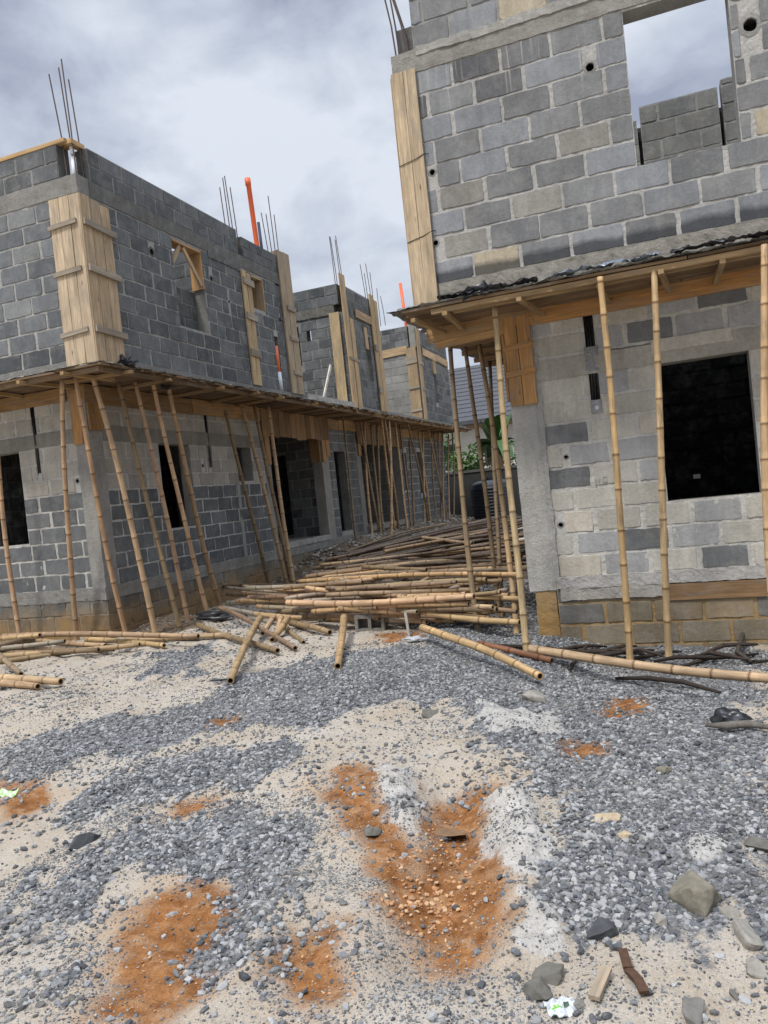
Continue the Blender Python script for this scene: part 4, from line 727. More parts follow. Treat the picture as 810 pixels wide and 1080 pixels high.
# slab, beams, soffit
rough('floor_slab',LB,(-13,yV-.012,3.765),(xU+.012,28,3.885),(.23,.222,.205),.08,.009)
BO=(.34,.2,.085)
planks('beam_formwork',LB,[((-13,yF-.035,3.62),(-9.6,yF-.035,3.62),(0,0,1),.19,.03),((-9.55,yF-.04,3.61),(-8.1,yF-.04,3.61),(0,0,1),.2,.03),((-8.05,yF-.03,3.61),(-7.76,yF-.03,3.61),(0,0,1),.2,.03)],BO,.2)
yy=9.0; k=0
while yy<28:
    L=2.7+.35*(k%3); e=min(yy+L,28); planks('beam_formwork',LB,[((xL+.04,yy,3.58),(xL+.04,e-.02,3.57+.02*(k%2)),(0,0,1),.27,.03)],jit(BO,.2),.1); yy=e; k+=1
# porch beams: short cleated boards
mb=MB(); yy=14.1
while yy<17.3:
    w_=rnd.uniform(.2,.34); mb.obox((xL+.06,yy+w_/2,3.17-rnd.uniform(0,.07)),(xL+.06,yy+w_/2,3.7),(0,1,0),w_-.012,.028,jit((.24,.14,.062),.3)); yy+=w_
mb.build('beam_formwork',M['wood'],LB)
mb=MB(); yy=19.3
while yy<23:
    w_=rnd.uniform(.2,.34); mb.obox((xL+.06,yy+w_/2,3.15-rnd.uniform(0,.1)),(xL+.06,yy+w_/2,3.7),(0,1,0),w_-.012,.028,jit((.2,.12,.055),.3)); yy+=w_
mb.build('beam_formwork',M['wood'],LB)
for y0,dz in ((14.2,2.55),(17.02,2.62),(17.25,2.75),(19.35,2.8)):
    planks('column_formwork',LB,[((xL+.035,y0+.1,dz),(xL+.035,y0+.1,3.4),(0,1,0),.2,.03)],(.37,.21,.09),.15)
planks('column_formwork',LB,[((-7.93,16.965,2.62),(-7.93,16.965,3.4),(1,0,0),.26,.03)],(.37,.21,.09),.15)
dk=deck(LB,-13,xU+.17,yV-.15,yF,3.742,'x'); mb=MB(); q=yF+.02
while q<28.1:
    w2=rnd.uniform(.12,.24); zz=3.745+rnd.uniform(-.012,.008); mb.obox((xL+.03,q+w2/2,zz),(xU+.13+rnd.uniform(-.05,.09),q+w2/2+rnd.uniform(-.02,.02),zz+rnd.uniform(-.01,.01)),(0,1,0),w2-.008,.026,jit((.2,.13,.072),.45)); q+=w2
mb.build('deck_formwork',M['wood'],LB)
planks('bearer',dk,[((-13,yV-.05,3.695),(xU+.1,yV-.06,3.695),(0,1,0),.06,.06),],(.26,.17,.09),.1)
planks('bearer',dk,[((xU+.06,yV-.1,3.695),(xU+.05,18,3.695),(1,0,0),.06,.06),((xU+.05,18,3.695),(xU+.06,28,3.695),(1,0,0),.06,.06)],(.22,.145,.08),.1)
for i in range(16):
    y=8.5+i*1.2+rnd.uniform(-.2,.2); planks('joist',dk,[((xL+.08,y,3.69),(xU+.2+rnd.uniform(-.05,.1),y+rnd.uniform(-.25,.25),3.685),(0,1,0),.06,.045)],(.36,.23,.11),.15)
for i in range(5):
    x=-7.3-i*.75; planks('joist',dk,[((x,yV-.2,3.69),(x+rnd.uniform(-.15,.15),yF-.06,3.685),(1,0,0),.06,.045)],(.4,.26,.12),.15)
ragged(LB,'cement_spill',[(-13,yV-.09,3.765),(-9,yV-.09,3.77),(xU+.13,yV-.08,3.77)],.15,.02,(.3,.285,.25),'concrete',7.)
ragged(LB,'cement_spill',[(xU+.1,yV-.1,3.77),(xU+.1,12.5,3.775),(xU+.1,18,3.775),(xU+.11,28.1,3.775)],.16,.022,(.33,.315,.285),'concrete',9.)
rough('slab_edge',LB,(xU,14.5,3.70),(xU+.07,17.0,3.92),(.4,.385,.35),.05,.02)
# upper storey
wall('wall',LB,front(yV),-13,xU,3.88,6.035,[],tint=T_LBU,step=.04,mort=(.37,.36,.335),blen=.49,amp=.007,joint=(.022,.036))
rough('ring_beam',LB,(-13,yV-.01,6.03),(xU-.0,yV+.22,6.27),(.245,.236,.215),.05,.010)
wall('wall',LB,front(yV),-13,-7.15,6.27,6.72,[],course=.226,tint=lambda u,z:jit((.115,.12,.124),.15),step=.06,mort=(.25,.245,.23),blen=.49)
planks('wall_plate',LB,[((-13,yV+.1,6.75),(-7.0,yV+.1,6.745),(0,1,0),.23,.05)],(.5,.33,.16),.05)
planks('wall_plate',LB,[((-6.98,yV+.04,6.735),(-6.98,yV+.3,6.735),(1,0,0),.1,.06)],(.5,.33,.16),.05)
NW=(10.29,11.10,4.62,5.975)
W2=(12.72,13.16,5.36,5.98)
wall('wall',LB,street(xU),yV+.225,13.87,3.88,6.035,[NW,W2,(13.40,13.56,3.95,4.95),sq(9.76,5.62,.05),sq(11.35,5.59,.035),sq(11.85,5.3,.02)],tint=T_LBS,step=.04,mort=(.33,.325,.3),blen=.475,amp=.006,joint=(.02,.032))
rough('ring_beam',LB,(xU-.22,yV+.22,6.03),(xU+.012,13.9,6.25),(.15,.147,.135),.06,.008)
wall('wall',LB,street(xU),8.56,12.36,6.25,6.70,[],course=.225,tint=T_LBS,step=.06,mort=(.25,.248,.23),blen=.475)
wall('wall',LB,street(xU),12.52,13.9,6.25,6.62,[],course=.19,tint=T_LBS,step=.06,mort=(.16,.16,.15),blen=.475)
rough('ring_beam_spill',LB,(xU-.02,11.3,5.94),(xU+.022,12.35,6.06),(.15,.147,.135),.04,.014)
wall('wall',LB,street(xU-.2),10.285,11.105,4.62,5.33,[],th=.02,course=.237,tint=lambda u,z:jit((.1,.105,.102),.15),step=.05,blen=.43,mort=(.2,.2,.185))
wall('wall',LB,street(xU-.005),10.27,11.12,4.4,4.62,[],th=.2,tint=T_LBS,step=.06)if False else None
# timber forms inside the small window heads
fr=planks('window_formwork',LB,[((xU-.1,10.3,5.955),(xU-.1,11.09,5.955),(1,0,0),.22,.03),((xU-.1,11.075,5.35),(xU-.1,11.075,5.95),(1,0,0),.22,.03)],(.5,.29,.13),.1)
for a,b in (((xU-.03,10.55,5.93),(xU-.03,10.31,5.62)),((xU-.02,10.62,5.92),(xU-.02,11.05,5.40))): planks('brace',fr,[(a,b,(0,.6,.8),.07,.03)],(.46,.32,.18),.1)
planks('window_formwork',LB,[((xU-.1,12.74,5.965),(xU-.1,13.15,5.965),(1,0,0),.2,.03),((xU-.11,13.145,5.37),(xU-.11,13.145,5.95),(1,0,0),.24,.03),((xU-.21,12.95,5.37),(xU-.21,12.95,5.96),(0,1,0),.44,.02)],(.45,.32,.19),.1)
# interior cross walls, open to the sky
wall('partition_wall',LB,front(11.6),-12.7,xU-.25,3.9,6.3,[],tint=T_LBS,mort=(.2,.2,.19),step=.3,fine=False)
wall('partition_wall',LB,Frame((-9.4,0,0),(0,1,0),(1,0,0)),8.6,14.2,3.9,6.3,[],mort=(.2,.2,.19),tint=T_LBS,step=.3,fine=False)
wall('wall',LB,Frame((0,13.9,0),(-1,0,0),(0,1,0)),xU*-1+.0,12.7,3.9,6.62,[],tint=T_LBS,step=.3,fine=False)
wall('wall',LB,Frame((-9.4,0,0),(0,1,0),(1,0,0)),14.2,28,3.9,6.4,[],tint=T_IN,step=.3,fine=False)
# boards round the corner column
def formcol(parts,battens,tint=WD_L,lab=None):
    o=planks('column_formwork',LB,parts,tint,.08)
    if lab: o['label']=lab
    for b in battens: planks('batten',o,[b],jit(WD_G,.2),.1)
    return o
zb_,zt_=3.80,6.00
formcol([((-7.25+i*.165,yV-.04,zb_),(-7.25+i*.165,yV-.04,zt_),(1,0,0),.158,.028) for i in range(3)],
        [((-7.36,yV-.07,z-.015),(-6.9,yV-.07,z+.01),(0,0,1),.06,.03) for z in (4.22,5.02,5.64)],(.52,.405,.275))
formcol([((xU+.035,yV+.045+i*.19,zb_),(xU+.035,yV+.045+i*.19,zt_-.02*i),(0,1,0),.18,.028) for i in range(3)],
        [((xU+.07,yV-.03,z+.01),(xU+.07,yV+.58,z-.02),(0,0,1),.085,.03) for z in (4.22,5.02,5.62)],(.47,.345,.215))
formcol([((xU+.03,12.42,3.9),(xU+.03,12.40,5.97),(0,1,0),.14,.028),((xU+.03,12.575,3.9),(xU+.03,12.565,5.95),(0,1,0),.14,.028)],
        [((xU+.06,12.33,z),(xU+.06,12.70,z-.01),(0,0,1),.12,.026) for z in (4.48,5.15,5.78)],(.5,.36,.2))
formcol([((xU+.035,13.98,3.88),(xU+.035,13.96,6.72),(0,1,0),.24,.028),((xU+.035,14.25,3.88),(xU+.035,14.22,6.74),(0,1,0),.26,.028)],
        [((xU+.065,14.0,z),(xU+.065,14.34,z),(0,0,1),.09,.026) for z in (4.3,5.0,5.6)],(.36,.28,.185),'weathered grey brown column boards')
planks('column_formwork',LB,[((xU-.12,13.88,3.9),(xU-.12,13.88,6.72),(1,0,0),.3,.028)],(.34,.27,.18),.1)
# second unit
y2=17.05
wall('wall',LB,front(y2),-9.39,xU,3.9,6.1,[(-7.86,-7.74,5.5,5.85),(-8.12,-8.06,5.0,5.95)],tint=T_LBS,step=.06,mort=(.21,.21,.195),blen=.46)
rough('ring_beam',LB,(-9.39,y2-.03,6.08),(xU-.2,y2+.2,6.3),(.14,.132,.112),.06,.012)
wall('wall',LB,front(y2),-9.39,xU-.08,6.3,6.78,[],course=.24,tint=T_LBS,step=.08,mort=(.17,.17,.155))
wall('wall',LB,street(xU),y2+.22,19.42,3.9,6.78,[(18.35,18.72,4.6,5.75)],tint=T_LBS,step=.08,mort=(.22,.22,.2),fine=False)
planks('beam_formwork',LB,[((xU+.035,17.8,6.2),(xU+.035,19.0,6.19),(0,0,1),.2,.028)],WD,.1)
planks('window_formwork',LB,[((xU+.02,18.42,5.4),(xU+.02,18.42,5.95),(0,1,0),.2,.028)],WD,.1)
formcol([((xU-.2,y2-.06,3.85),(xU-.2,y2-.06,6.1),(1,0,0),.25,.03)],[],(.5,.37,.21))
formcol([((xU+.04,y2+.12,3.8),(xU+.04,y2+.08,7.0),(0,1,0),.3,.03),((xU+.045,y2+.42,3.8),(xU+.045,y2+.4,6.0),(0,1,0),.24,.03)],[((xU+.07,y2,5.0),(xU+.07,y2+.6,4.98),(0,0,1),.06,.026)],(.48,.34,.19))
formcol([((xU+.04,19.06,3.85),(xU+.04,19.02,6.9),(0,1,0),.26,.03),((xU+.045,19.33,3.85),(xU+.045,19.30,6.8),(0,1,0),.24,.03)],[((xU+.07,18.9,z),(xU+.07,19.1,z),(0,0,1),.16,.03) for z in (4.4,5.5)],(.44,.32,.18))
planks('strut',LB,[((-6.95,15.6,3.92),(-7.0,16.3,4.75),(0,1,0),.06,.03)],(.62,.56,.46),.05)
# third unit
y3=22.8
wall('wall',LB,front(y3),-9.39,xU,3.9,6.0,[],tint=lambda u,z:jit((.27,.265,.245),.12),step=.1,mort=(.3,.29,.27),fine=False)
planks('beam_formwork',LB,[((-8.4,y3-.03,6.02),(xU-.3,y3-.03,6.06),(0,0,1),.24,.03),((xU+.035,23.3,6.02),(xU+.035,24.8,6.0),(0,0,1),.22,.03),((xU+.035,24.85,6.02),(xU+.035,26.2,5.98),(0,0,1),.22,.03)],(.54,.38,.22),.1)
wall('wall',LB,front(y3),-9.39,xU-.25,6.14,6.78,[],tint=T_LBS,step=.12,fine=False,mort=(.25,.248,.23))
wall('wall',LB,street(xU),y3+.22,26.3,3.9,6.7,[(24.35,24.7,4.5,5.75)],tint=T_LBS,step=.12,mort=(.27,.27,.255),fine=False)
wall('wall',LB,Frame((0,26.3,0),(-1,0,0),(0,1,0)),-xU,9.3,3.9,6.7,[],tint=T_LBS,step=.4,fine=False)
planks('window_formwork',LB,[((xU+.02,24.5,5.45),(xU+.02,24.5,5.9),(0,1,0),.34,.028)],WD,.1)
formcol([((xU-.18,y3-.05,3.85),(xU-.18,y3-.05,6.1),(1,0,0),.32,.03)],[((xU-.38,y3-.08,z),(xU-.0,y3-.08,z+.02),(0,0,1),w_,.03) for z,w_ in ((4.15,.07),(4.85,.07),(5.7,.2))],(.4,.29,.17))
formcol([((xU+.04,y3+.12,3.85),(xU+.04,y3+.12,6.7),(0,1,0),.3,.03)],[((xU+.07,y3-.02,z),(xU+.07,y3+.3,z),(0,0,1),.1,.03) for z in (4.8,5.6)],(.42,.31,.19))
rough('column',LB,(xU-.2,y3,6.1),(xU-.0,y3+.25,6.85),(.3,.285,.25),.08,.006)
# starter bars and pipes
rebar(LB,-7.0,8.45,6.0,7.85,.14,4,(-.06,0))
mb=MB(); mb.tube([(-7.0,8.43,6.25),(-7.0,8.43,6.56)],.035,10,(.75,.77,.78)); mb.tube([(-7.0,8.43,6.60),(-7.01,8.43,6.70)],.03,10,(.75,.77,.78)); mb.build('pipe_sleeve',M['pvc'],LB,True)
for x,y,z1,n in ((-6.98,12.42,7.75,4),(-7.02,14.1,7.8,4),(-6.95,17.25,7.9,4),(-6.92,19.2,7.75,4),(-7.0,23.0,7.4,2),(-6.95,20.2,7.3,2)): rebar(LB,x,y,6.0 if y<17 else 6.3,z1,.14,n,(-.05,0))
mb=MB(); mb.tube([(-6.99,13.34,3.95),(-6.99,13.34,6.7),(-7.03,13.34,7.86),(-7.035,13.34,7.87),(-7.04,13.34,8.0)],[.048,.048,.048,.058,.058],14,(.72,.12,.03)); mb.build('drain_pipe',M['pvc'],LB,True)['label']='orange pipe standing up behind the wall top'
mb=MB(); mb.tube([(-6.98,13.52,6.2),(-7.0,13.52,7.2)],.03,10,(.05,.07,.12)); mb.build('drain_pipe',M['pvc'],LB,True)['label']='thin dark pipe beside the orange one'
mb=MB(); mb.tube([(xU-.03,13.47,4.22),(xU-.03,13.47,4.76)],.05,12,(.72,.14,.035)); mb.build('drain_pipe',M['pvc'],LB,True)['label']='short orange pipe set in the wall'
mb=MB(); mb.tube([(xU-.02,13.47,3.92),(xU-.02,13.46,4.25)],.056,12,(.7,.73,.78)); mb.build('pipe_sleeve',M['pvc'],LB,True)
mb=MB(); mb.tube([(-7.25,23.2,4),(-7.25,23.2,7.0),(-7.3,23.2,8.22)],.05,12,(.75,.13,.03)); mb.build('drain_pipe',M['pvc'],LB,True)['label']='far orange pipe'
round_hole(LB,street(xU),9.76,5.62,.05,.15,(.12,.12,.112)); round_hole(LB,street(xU),11.35,5.59,.035,.15,(.12,.12,.112)); round_hole(LB,street(xU),11.85,5.3,.02,.15,(.12,.12,.112))
mb=MB(); mb.box((xU-.2,13.37,3.9),(xU-.13,13.6,4.98),(.03,.03,.03)); mb.build('chase_shade_backing',M['mortar'],LB)  # backing added, coloured near black for the shade deep in the slot
# ------------------------------------------------------------------ plastic scraps
for i,(p,lab) in enumerate([((xU+.1,8.75,3.80),'crumpled black plastic scrap on the left deck edge just right of the corner boards'),((-8.75,yV-.1,3.80),'crumpled black plastic scrap on the deck edge left of the corner boards'),((-1.55,7.58,3.565),'large wad of black plastic on the right deck edge near its corner')]):
    mb=MB(); n=14; vs=[];fs=[]; s_=(.16,.11,.1)[i]; ex=(1,1,2.6)[i]
    for a in range(n+1):
        for b in range(n):
            th_=PI*a/n; ph=2*PI*b/n; d=Vector((math.sin(th_)*math.cos(ph),math.sin(th_)*math.sin(ph),math.cos(th_)))
            r_=s_*(.6+1.1*noise.noise(d*2.4+Vector((i*7,0,0)))+.5*noise.noise(d*6))
            vs.append(Vector(p)+Vector((d.x*r_*ex,d.y*r_,d.z*r_*.75)))
    for a in range(n):
        for b in range(n): fs.append((a*n+b,(a+1)*n+b,(a+1)*n+(b+1)%n,a*n+(b+1)%n))
    mb.add(vs,fs,(.018,.019,.022)); o=mb.build('plastic_scrap',M['plastic'],None,True); tag(o,lab,'plastic scrap','black plastic scraps on the deck edges')
for pts_,lab,col,sd in [([(-.9,7.55,3.56),(-.3,7.55,3.575),(.1,7.55,3.565)],'grey plastic strip along the right deck edge below the upper window','(.16,.19,.23)',2.),([(.2,7.55,3.575),(.9,7.55,3.575),(1.5,7.55,3.575)],'black plastic strip along the right deck edge at its far right','(.02,.02,.023)',4.),([(-2.0,7.56,3.56),(-1.0,7.56,3.57)],'black plastic strip under the wad near the right deck corner','(.03,.03,.033)',6.)]:
    o=ragged(None,'plastic_sheet',pts_,.1,.05,eval(col),'plastic',sd,.006,.025); tag(o,lab,'plastic sheet','plastic strips on the right deck edge')
for pts_,lab,sd in [([(xU+.12,9.6,3.6),(xU+.02,9.75,3.58)],'black plastic hanging under the left overhang above the tall ground floor window',3.)]:
    o=ragged(None,'plastic_sheet',pts_,.16,.08,(.015,.015,.017),'plastic',sd,.006,.03); tag(o,lab,'plastic sheet')
# ------------------------------------------------------------------ bamboo
SH={'tan':(.42,.278,.15),'light':(.49,.345,.19),'brown':(.235,.16,.092),'dark':(.06,.04,.025),'deep':(.14,.092,.052),'grey':(.34,.28,.21),'red':(.19,.085,.045),'pale':(.51,.345,.175)}
def bamboo_pole(p0,p1,r,shade,bow=.012,name='bamboo_pole',sides=10,extend=0.,thin=.8,internode=(.26,.4)):
    p0=Vector(p0);p1=Vector(p1); d=p1-p0; p0=p0-d.normalized()*extend; d=p1-p0; L=d.length
    c=jit(SH[shade],.18); c=(c[0]*rnd.uniform(.95,1.06),c[1],c[2]*rnd.uniform(.88,1.1))
    mb=MB(); z=0; rings=[]; nz=rnd.uniform(.05,.25); isn=[]
    rings.append((0,1.,0))
    while nz<L-.03:
        rings+=[(nz-.09,.965,0),(nz-.014,1.02,0),(nz-.004,1.05,1),(nz+.006,1.045,1),(nz+.016,1.02,2),(nz+.07,.97,0)]
        nz+=rnd.uniform(*internode)
    rings.append((L,1.,0)); rings=[q for q in rings if 0<=q[0]<=L]; rings.sort()
    b1=rnd.uniform(-bow,bow)*L; b2=rnd.uniform(-bow,bow)*L; kx=rnd.uniform(0,6); ro=rnd.uniform(0,99)
    vs=[];gc=[];fs=[];ft=[]
    for zz,k,_ in rings:
        t_=zz/L; rr=r*k*(1-(1-thin)*t_); ox=math.sin(PI*t_)*b1+math.sin(t_*9+kx)*.004*L/3; oy=math.sin(PI*t_)*b2+math.cos(t_*7+kx)*.004*L/3
        for i in range(sides):
            a=2*PI*i/sides; vs.append((ox+math.cos(a)*rr,oy+math.sin(a)*rr,zz)); gc.append((zz+ro,math.cos(a)*rr,math.sin(a)*rr))
    for q in range(len(rings)-1):
        kk=(rings[q][2],rings[q+1][2])
        tint=(c[0]*.33,c[1]*.28,c[2]*.25) if kk==(1,1) else ((c[0]*1.12,c[1]*1.12,c[2]*1.12) if 2 in kk and 0 in kk else (c[0]*.72,c[1]*.68,c[2]*.62) if 1 in kk else c)
        mb.add([],[],c)
        for i in range(sides):
            j=(i+1)%sides; fs.append((q*sides+i,q*sides+j,(q+1)*sides+j,(q+1)*sides+i)); ft.append(tint)
    # hollow sawn ends
    for end,z_,sg in ((0,0,1),(len(rings)-1,L,-1)):
        o=end*sides; k0=len(vs); t_=z_/L; rr=r*(1-(1-thin)*t_)
        cx=sum(vs[o+i][0] for i in range(sides))/sides; cy=sum(vs[o+i][1] for i in range(sides))/sides
        for dz,kr in ((0,.68),(.06*sg,.62)):
            for i in range(sides):
                a=2*PI*i/sides; vs.append((cx+math.cos(a)*rr*kr,cy+math.sin(a)*rr*kr,z_+dz)); gc.append((z_+ro,0,0))
        for i in range(sides):
            j=(i+1)%sides
            q1=(o+i,k0+i,k0+j,o+j); q2=(k0+i,k0+sides+i,k0+sides+j,k0+j)
            if sg<0: q1=q1[::-1]; q2=q2[::-1]
            fs+= [q1,q2]; ft+=[(c[0]*1.05,c[1]*1.0,c[2]*.9),(.03,.02,.012)]
        cap=tuple(k0+sides+i for i in range(sides)); fs.append(cap[::-1] if sg>0 else cap); ft.append((.025,.016,.01))
    mb.v=vs; mb.g=gc; mb.f=fs; mb.t=ft; mb.m=[0]*len(fs)
    o=mb.build(name,M['bamboo'],None,True)
    o.matrix_world=Matrix.Translation(p0)@d.to_track_quat('Z','Y').to_matrix().to_4x4()
    return o
LBL=['bamboo prop in front of the ground floor window at the far left edge','bamboo prop standing against the front wall between the far left window and the corner column',
 'bamboo prop crossing the concrete corner column of the left building','bamboo prop leaning just right of the corner column of the left building',
 'brownish bamboo prop leaning over the dark brown soil heap by the corner column','bamboo prop leaning between the soil heap and the tall narrow window',
 'bamboo prop crossing the tall narrow window from its left','bamboo prop crossing the tall narrow window, its foot nearest the pole heap']
LBM=['dark single bamboo prop leaning left of the small square window on the street side','pale bamboo prop with the widest lean before the porch','bamboo prop crossing behind the widest leaning one before the porch','pale bamboo prop right beside the porch opening, rightmost of its bunch']
RBL=['bamboo prop under the far left tip of the right overhang, first in the row','slim bamboo prop second in the row under the right overhang','stout bamboo prop third in the row under the right overhang','dark bamboo prop fourth in the row under the right overhang','farthest thin dark prop under the back of the right overhang','pale bamboo prop in front of the concrete corner column of the right building','pale bamboo prop before the conduit chase of the right building','pale bamboo prop along the left jamb of the right ground floor window','pale bamboo prop at the right jamb of the right ground floor window']
cnt={'lb':0,'lbm':0,'rb':0,'lbf':0}
for kind,p0,p1 in DATA['props']:
    i=cnt[kind]; cnt[kind]+=1
    if kind=='lb': o=bamboo_pole(p0,p1,.041*rnd.uniform(.9,1.1),'brown' if i==4 else 'tan',.013,'bamboo_prop',12,.12); tag(o,LBL[i],'bamboo prop','bamboo props under the left overhang')
    elif kind=='lbm': o=bamboo_pole(p0,p1,.043 if i else .038,'brown' if i in(0,2) else 'tan',.012,'bamboo_prop',12,.15); tag(o,LBM[i],'bamboo prop','bamboo props under the left overhang')
    elif kind=='lbf':
        if i==0: lb='bamboo prop standing alone across the doorway right of the porch'
        elif i in (1,2,3,19): lb='thin bamboo prop in the dark recess beyond the porch doorway'
        else: lb='bamboo prop in the far thicket of props under the left overhang'
        o=bamboo_pole(p0,p1,rnd.uniform(.03,.042),rnd.choice(['brown','tan','brown']),.014,'bamboo_prop',8,.35); tag(o,lb,'bamboo prop','far bamboo props under the left overhang' if i else 'bamboo props under the left overhang')
    else:
        o=bamboo_pole(p0,p1,.0355 if i not in(1,3,4) else .032,['brown','brown','tan','brown','brown','light','pale','pale','pale'][i],.012,'bamboo_prop',12,.12); tag(o,RBL[i],'bamboo prop','bamboo props under the right overhang')
seen={}
CROSS=['long bamboo pole lying out towards the camera from the left end of the front heap','single bamboo pole pointing straight at the camera from the middle of the front heap','short bamboo offcut first of three sloping out of the front heap','short bamboo offcut with an open end, second of three sloping out of the front heap','short bamboo offcut third of three sloping out of the front heap']
for g,p0,p1,r,sh in DATA['poles']:
    i=seen.get(g,0); seen[g]=i+1
    if g=='front' and sh=='tan': sh=rnd.choice(['tan','tan','tan','brown','grey'])
    o=bamboo_pole(p0,p1,r,sh,.013,'bamboo_pole',10)
    if g=='front': tag(o,'tan bamboo pole lying in the pale front heap between the two buildings','bamboo pole','bamboo poles in the front heap')
    elif g=='back': tag(o,'dark weathered bamboo pole in the long dark stack behind the pale heap','bamboo pole','dark bamboo poles in the back stack')
    elif g=='left': 
        if i==11: tag(o,'bamboo pole with a big open end jutting out lowest at the left edge','bamboo pole')
        else: tag(o,'bamboo pole lying in the pile below the left corner column','bamboo pole','bamboo poles in the left pile')
    elif g=='cross': tag(o,CROSS[i],'bamboo pole')
    elif g=='flat': tag(o,'bamboo pole lying flat that links the left pile to the front heap','bamboo pole')
    elif g=='lone': tag(o,'bamboo pole sloping down over the gravel in front of the right corner column','bamboo pole')
    elif g=='edge': tag(o,'short reddish brown bamboo pole at the left end of the long pale pole','bamboo pole')
    else: tag(o,'long pale bamboo pole lying along the foot of the right building','bamboo pole')
# ------------------------------------------------------------------ stones and litter
SC={'tan':(.185,.165,.125),'dark':(.06,.063,.066),'grey':(.13,.122,.103),'tan2':(.26,.24,.205),'tan3':(.42,.33,.22),'brown':(.2,.12,.065),'grey2':(.17,.16,.14)}
SL={'tan':'largest tan boulder on the gravel at the lower right','dark':'dark grey angular stone left of the largest boulder','g1':'grey stone upper of a touching pair beside the litter sachet','g2':'grey rounded stone lower of a touching pair beside the litter sachet','t2':'pale chunky stone at the right edge below the largest boulder','t3':'small round stone just below the largest boulder','p1':'dark stone alone on the left sand beside grey gravel','c1':'grey stone alone in the middle of the yard','f1':'flat grey stone at the right edge above the largest boulder','lat':'flat brown stone lying across the top of the orange gully','b1':'grey stone cut by the bottom edge of the photo','s1':'small grey stone near the lower right corner','m1':'flat pale lump of mortar below the long pale pole','m2':'small tan stone amid gravel right of centre','q1':'small grey stone on the left rim of the orange gully','q2':'flat cream stone on gravel right of the white cement patch','q3':'small cream chip of stone above the dark angular stone','q4':'small sandy stone left of the largest boulder','q5':'tiny grey stone beside the litter sachet','q6':'pale round stone near the right edge by the rusty twig'}
for i,(n_,p,R_,h_,c) in enumerate(DATA['stones']):
    rs=np.random.RandomState(60+i); bm=bmesh.new()
    for q in range(13):
        d=Vector(rs.normal(size=3)); d.normalize(); d*=rs.uniform(.85,1.12); bm.verts.new((d.x*R_*1.3,d.y*R_*1.1,d.z*h_*.85))
    bmesh.ops.convex_hull(bm,input=bm.verts)
    bmesh.ops.delete(bm,geom=[v for v in bm.verts if not v.link_faces],context='VERTS')
    bmesh.ops.dissolve_limit(bm,angle_limit=.3,verts=bm.verts,edges=bm.edges)
    bmesh.ops.bevel(bm,geom=list(bm.edges),offset=R_*.1,segments=2,profile=.6,affect='EDGES')
    bmesh.ops.triangulate(bm,faces=bm.faces)
    for _ in range(2): bmesh.ops.subdivide_edges(bm,edges=[e for e in bm.edges if e.calc_length()>R_*.13],cuts=1)
    bmesh.ops.triangulate(bm,faces=bm.faces)
    mb=MB(); bm.verts.ensure_lookup_table()
    for v in bm.verts: v.co+=v.normal*R_*(.07*noise.noise(v.co*(5/R_*.3)+Vector((i,0,0)))+.04*noise.noise(v.co*(14/R_*.3)))
    mb.add([v.co[:] for v in bm.verts],[tuple(v.index for v in f.verts) for f in bm.faces],SC[c]); bm.free()
    o=mb.build('stone',M['stone'],None,False); zg=float(gz(p[0],p[1]))
    o.location=(p[0],p[1]+R_*.5,zg+h_*.22); o.rotation_euler=(rs.uniform(-.25,.25),rs.uniform(-.25,.25),rs.uniform(0,6)); tag(o,SL[n_],'stone')
K=DATA['pts']
def G(k,dz=0.): return Vector((K[k][0],K[k][1],float(gz(K[k][0],K[k][1]))+dz))
# hollow block by the heap
bk=MB(); p=G('block'); L_,W_,H_=.38,.21,.2
def hb(lo,hi): bk.box(lo,hi,jit((.2,.188,.16),.06))
hb((-L_/2,-W_/2,0),(L_/2,-W_/2+.04,H_)); hb((-L_/2,W_/2-.04,0),(L_/2,W_/2,H_))
for x in (-L_/2+.02,0,L_/2-.02): hb((x-.02,-W_/2+.04,.0),(x+.02,W_/2-.04,H_))
hb((-L_/2+.04,-W_/2+.04,.02),(L_/2-.04,W_/2-.04,.05))  # back plate added across the cores to stop light coming through
o=bk.build('hollow_block',M['concrete']); o.location=p+Vector((0,.12,.105)); o.rotation_euler=(PI/2,0.03,.12); tag(o,'grey hollow concrete block lying in front of the pale bamboo heap','concrete block')
# sachet and wrapper
def crumple(name,p,w,h,cols,label,cat,rz,amp):
    mb=MB(); n=12; vs=[]
    for j in range(n+1):
        for i in range(n+1):
            u,v=i/n-.5,j/n-.5; z=amp*(noise.noise(Vector((u*4,v*4,p[0]*9)))+.6*noise.noise(Vector((u*9,v*9,p[1]*9)))); vs.append((u*w,v*h,z+amp*.8))
    m2=len(vs); vs+= [(a,b,c-.003) for a,b,c in vs]
    for j in range(n):
        for i in range(n):
            o=j*(n+1)+i; q=(o,o+1,o+n+2,o+n+1); mb.f.append(q); mb.t.append(cols(i/n-.5,j/n-.5)); mb.f.append(tuple(k+m2 for k in q[::-1])); mb.t.append((.6,.6,.6))
    mb.v=vs; mb.g=vs; mb.m=[0]*len(mb.f)
    o=mb.build(name,M['paper'],None,False); o.location=p; o.rotation_euler=(.1,.05,rz); tag(o,label,cat)
crumple('sachet',G('sachet',.006),.1,.075,lambda u,v:(.16,.42,.05) if (u+.2)**2+(v+.02)**2<.022 else ((.05,.09,.05) if (u-.12)**2+(v-.05)**2<.006 else (.5,.52,.52)),'crumpled white and green sachet on the ground at the bottom of the photo','sachet',.5,.016)
crumple('wrapper',G('wrapper',.006),.14,.1,lambda u,v:(.4,.6,.25) if noise.noise(Vector((u*6,v*6,3)))>-.1 else (.75,.78,.7),'pale green wrapper on the orange soil at the left edge','wrapper',.2,.02)
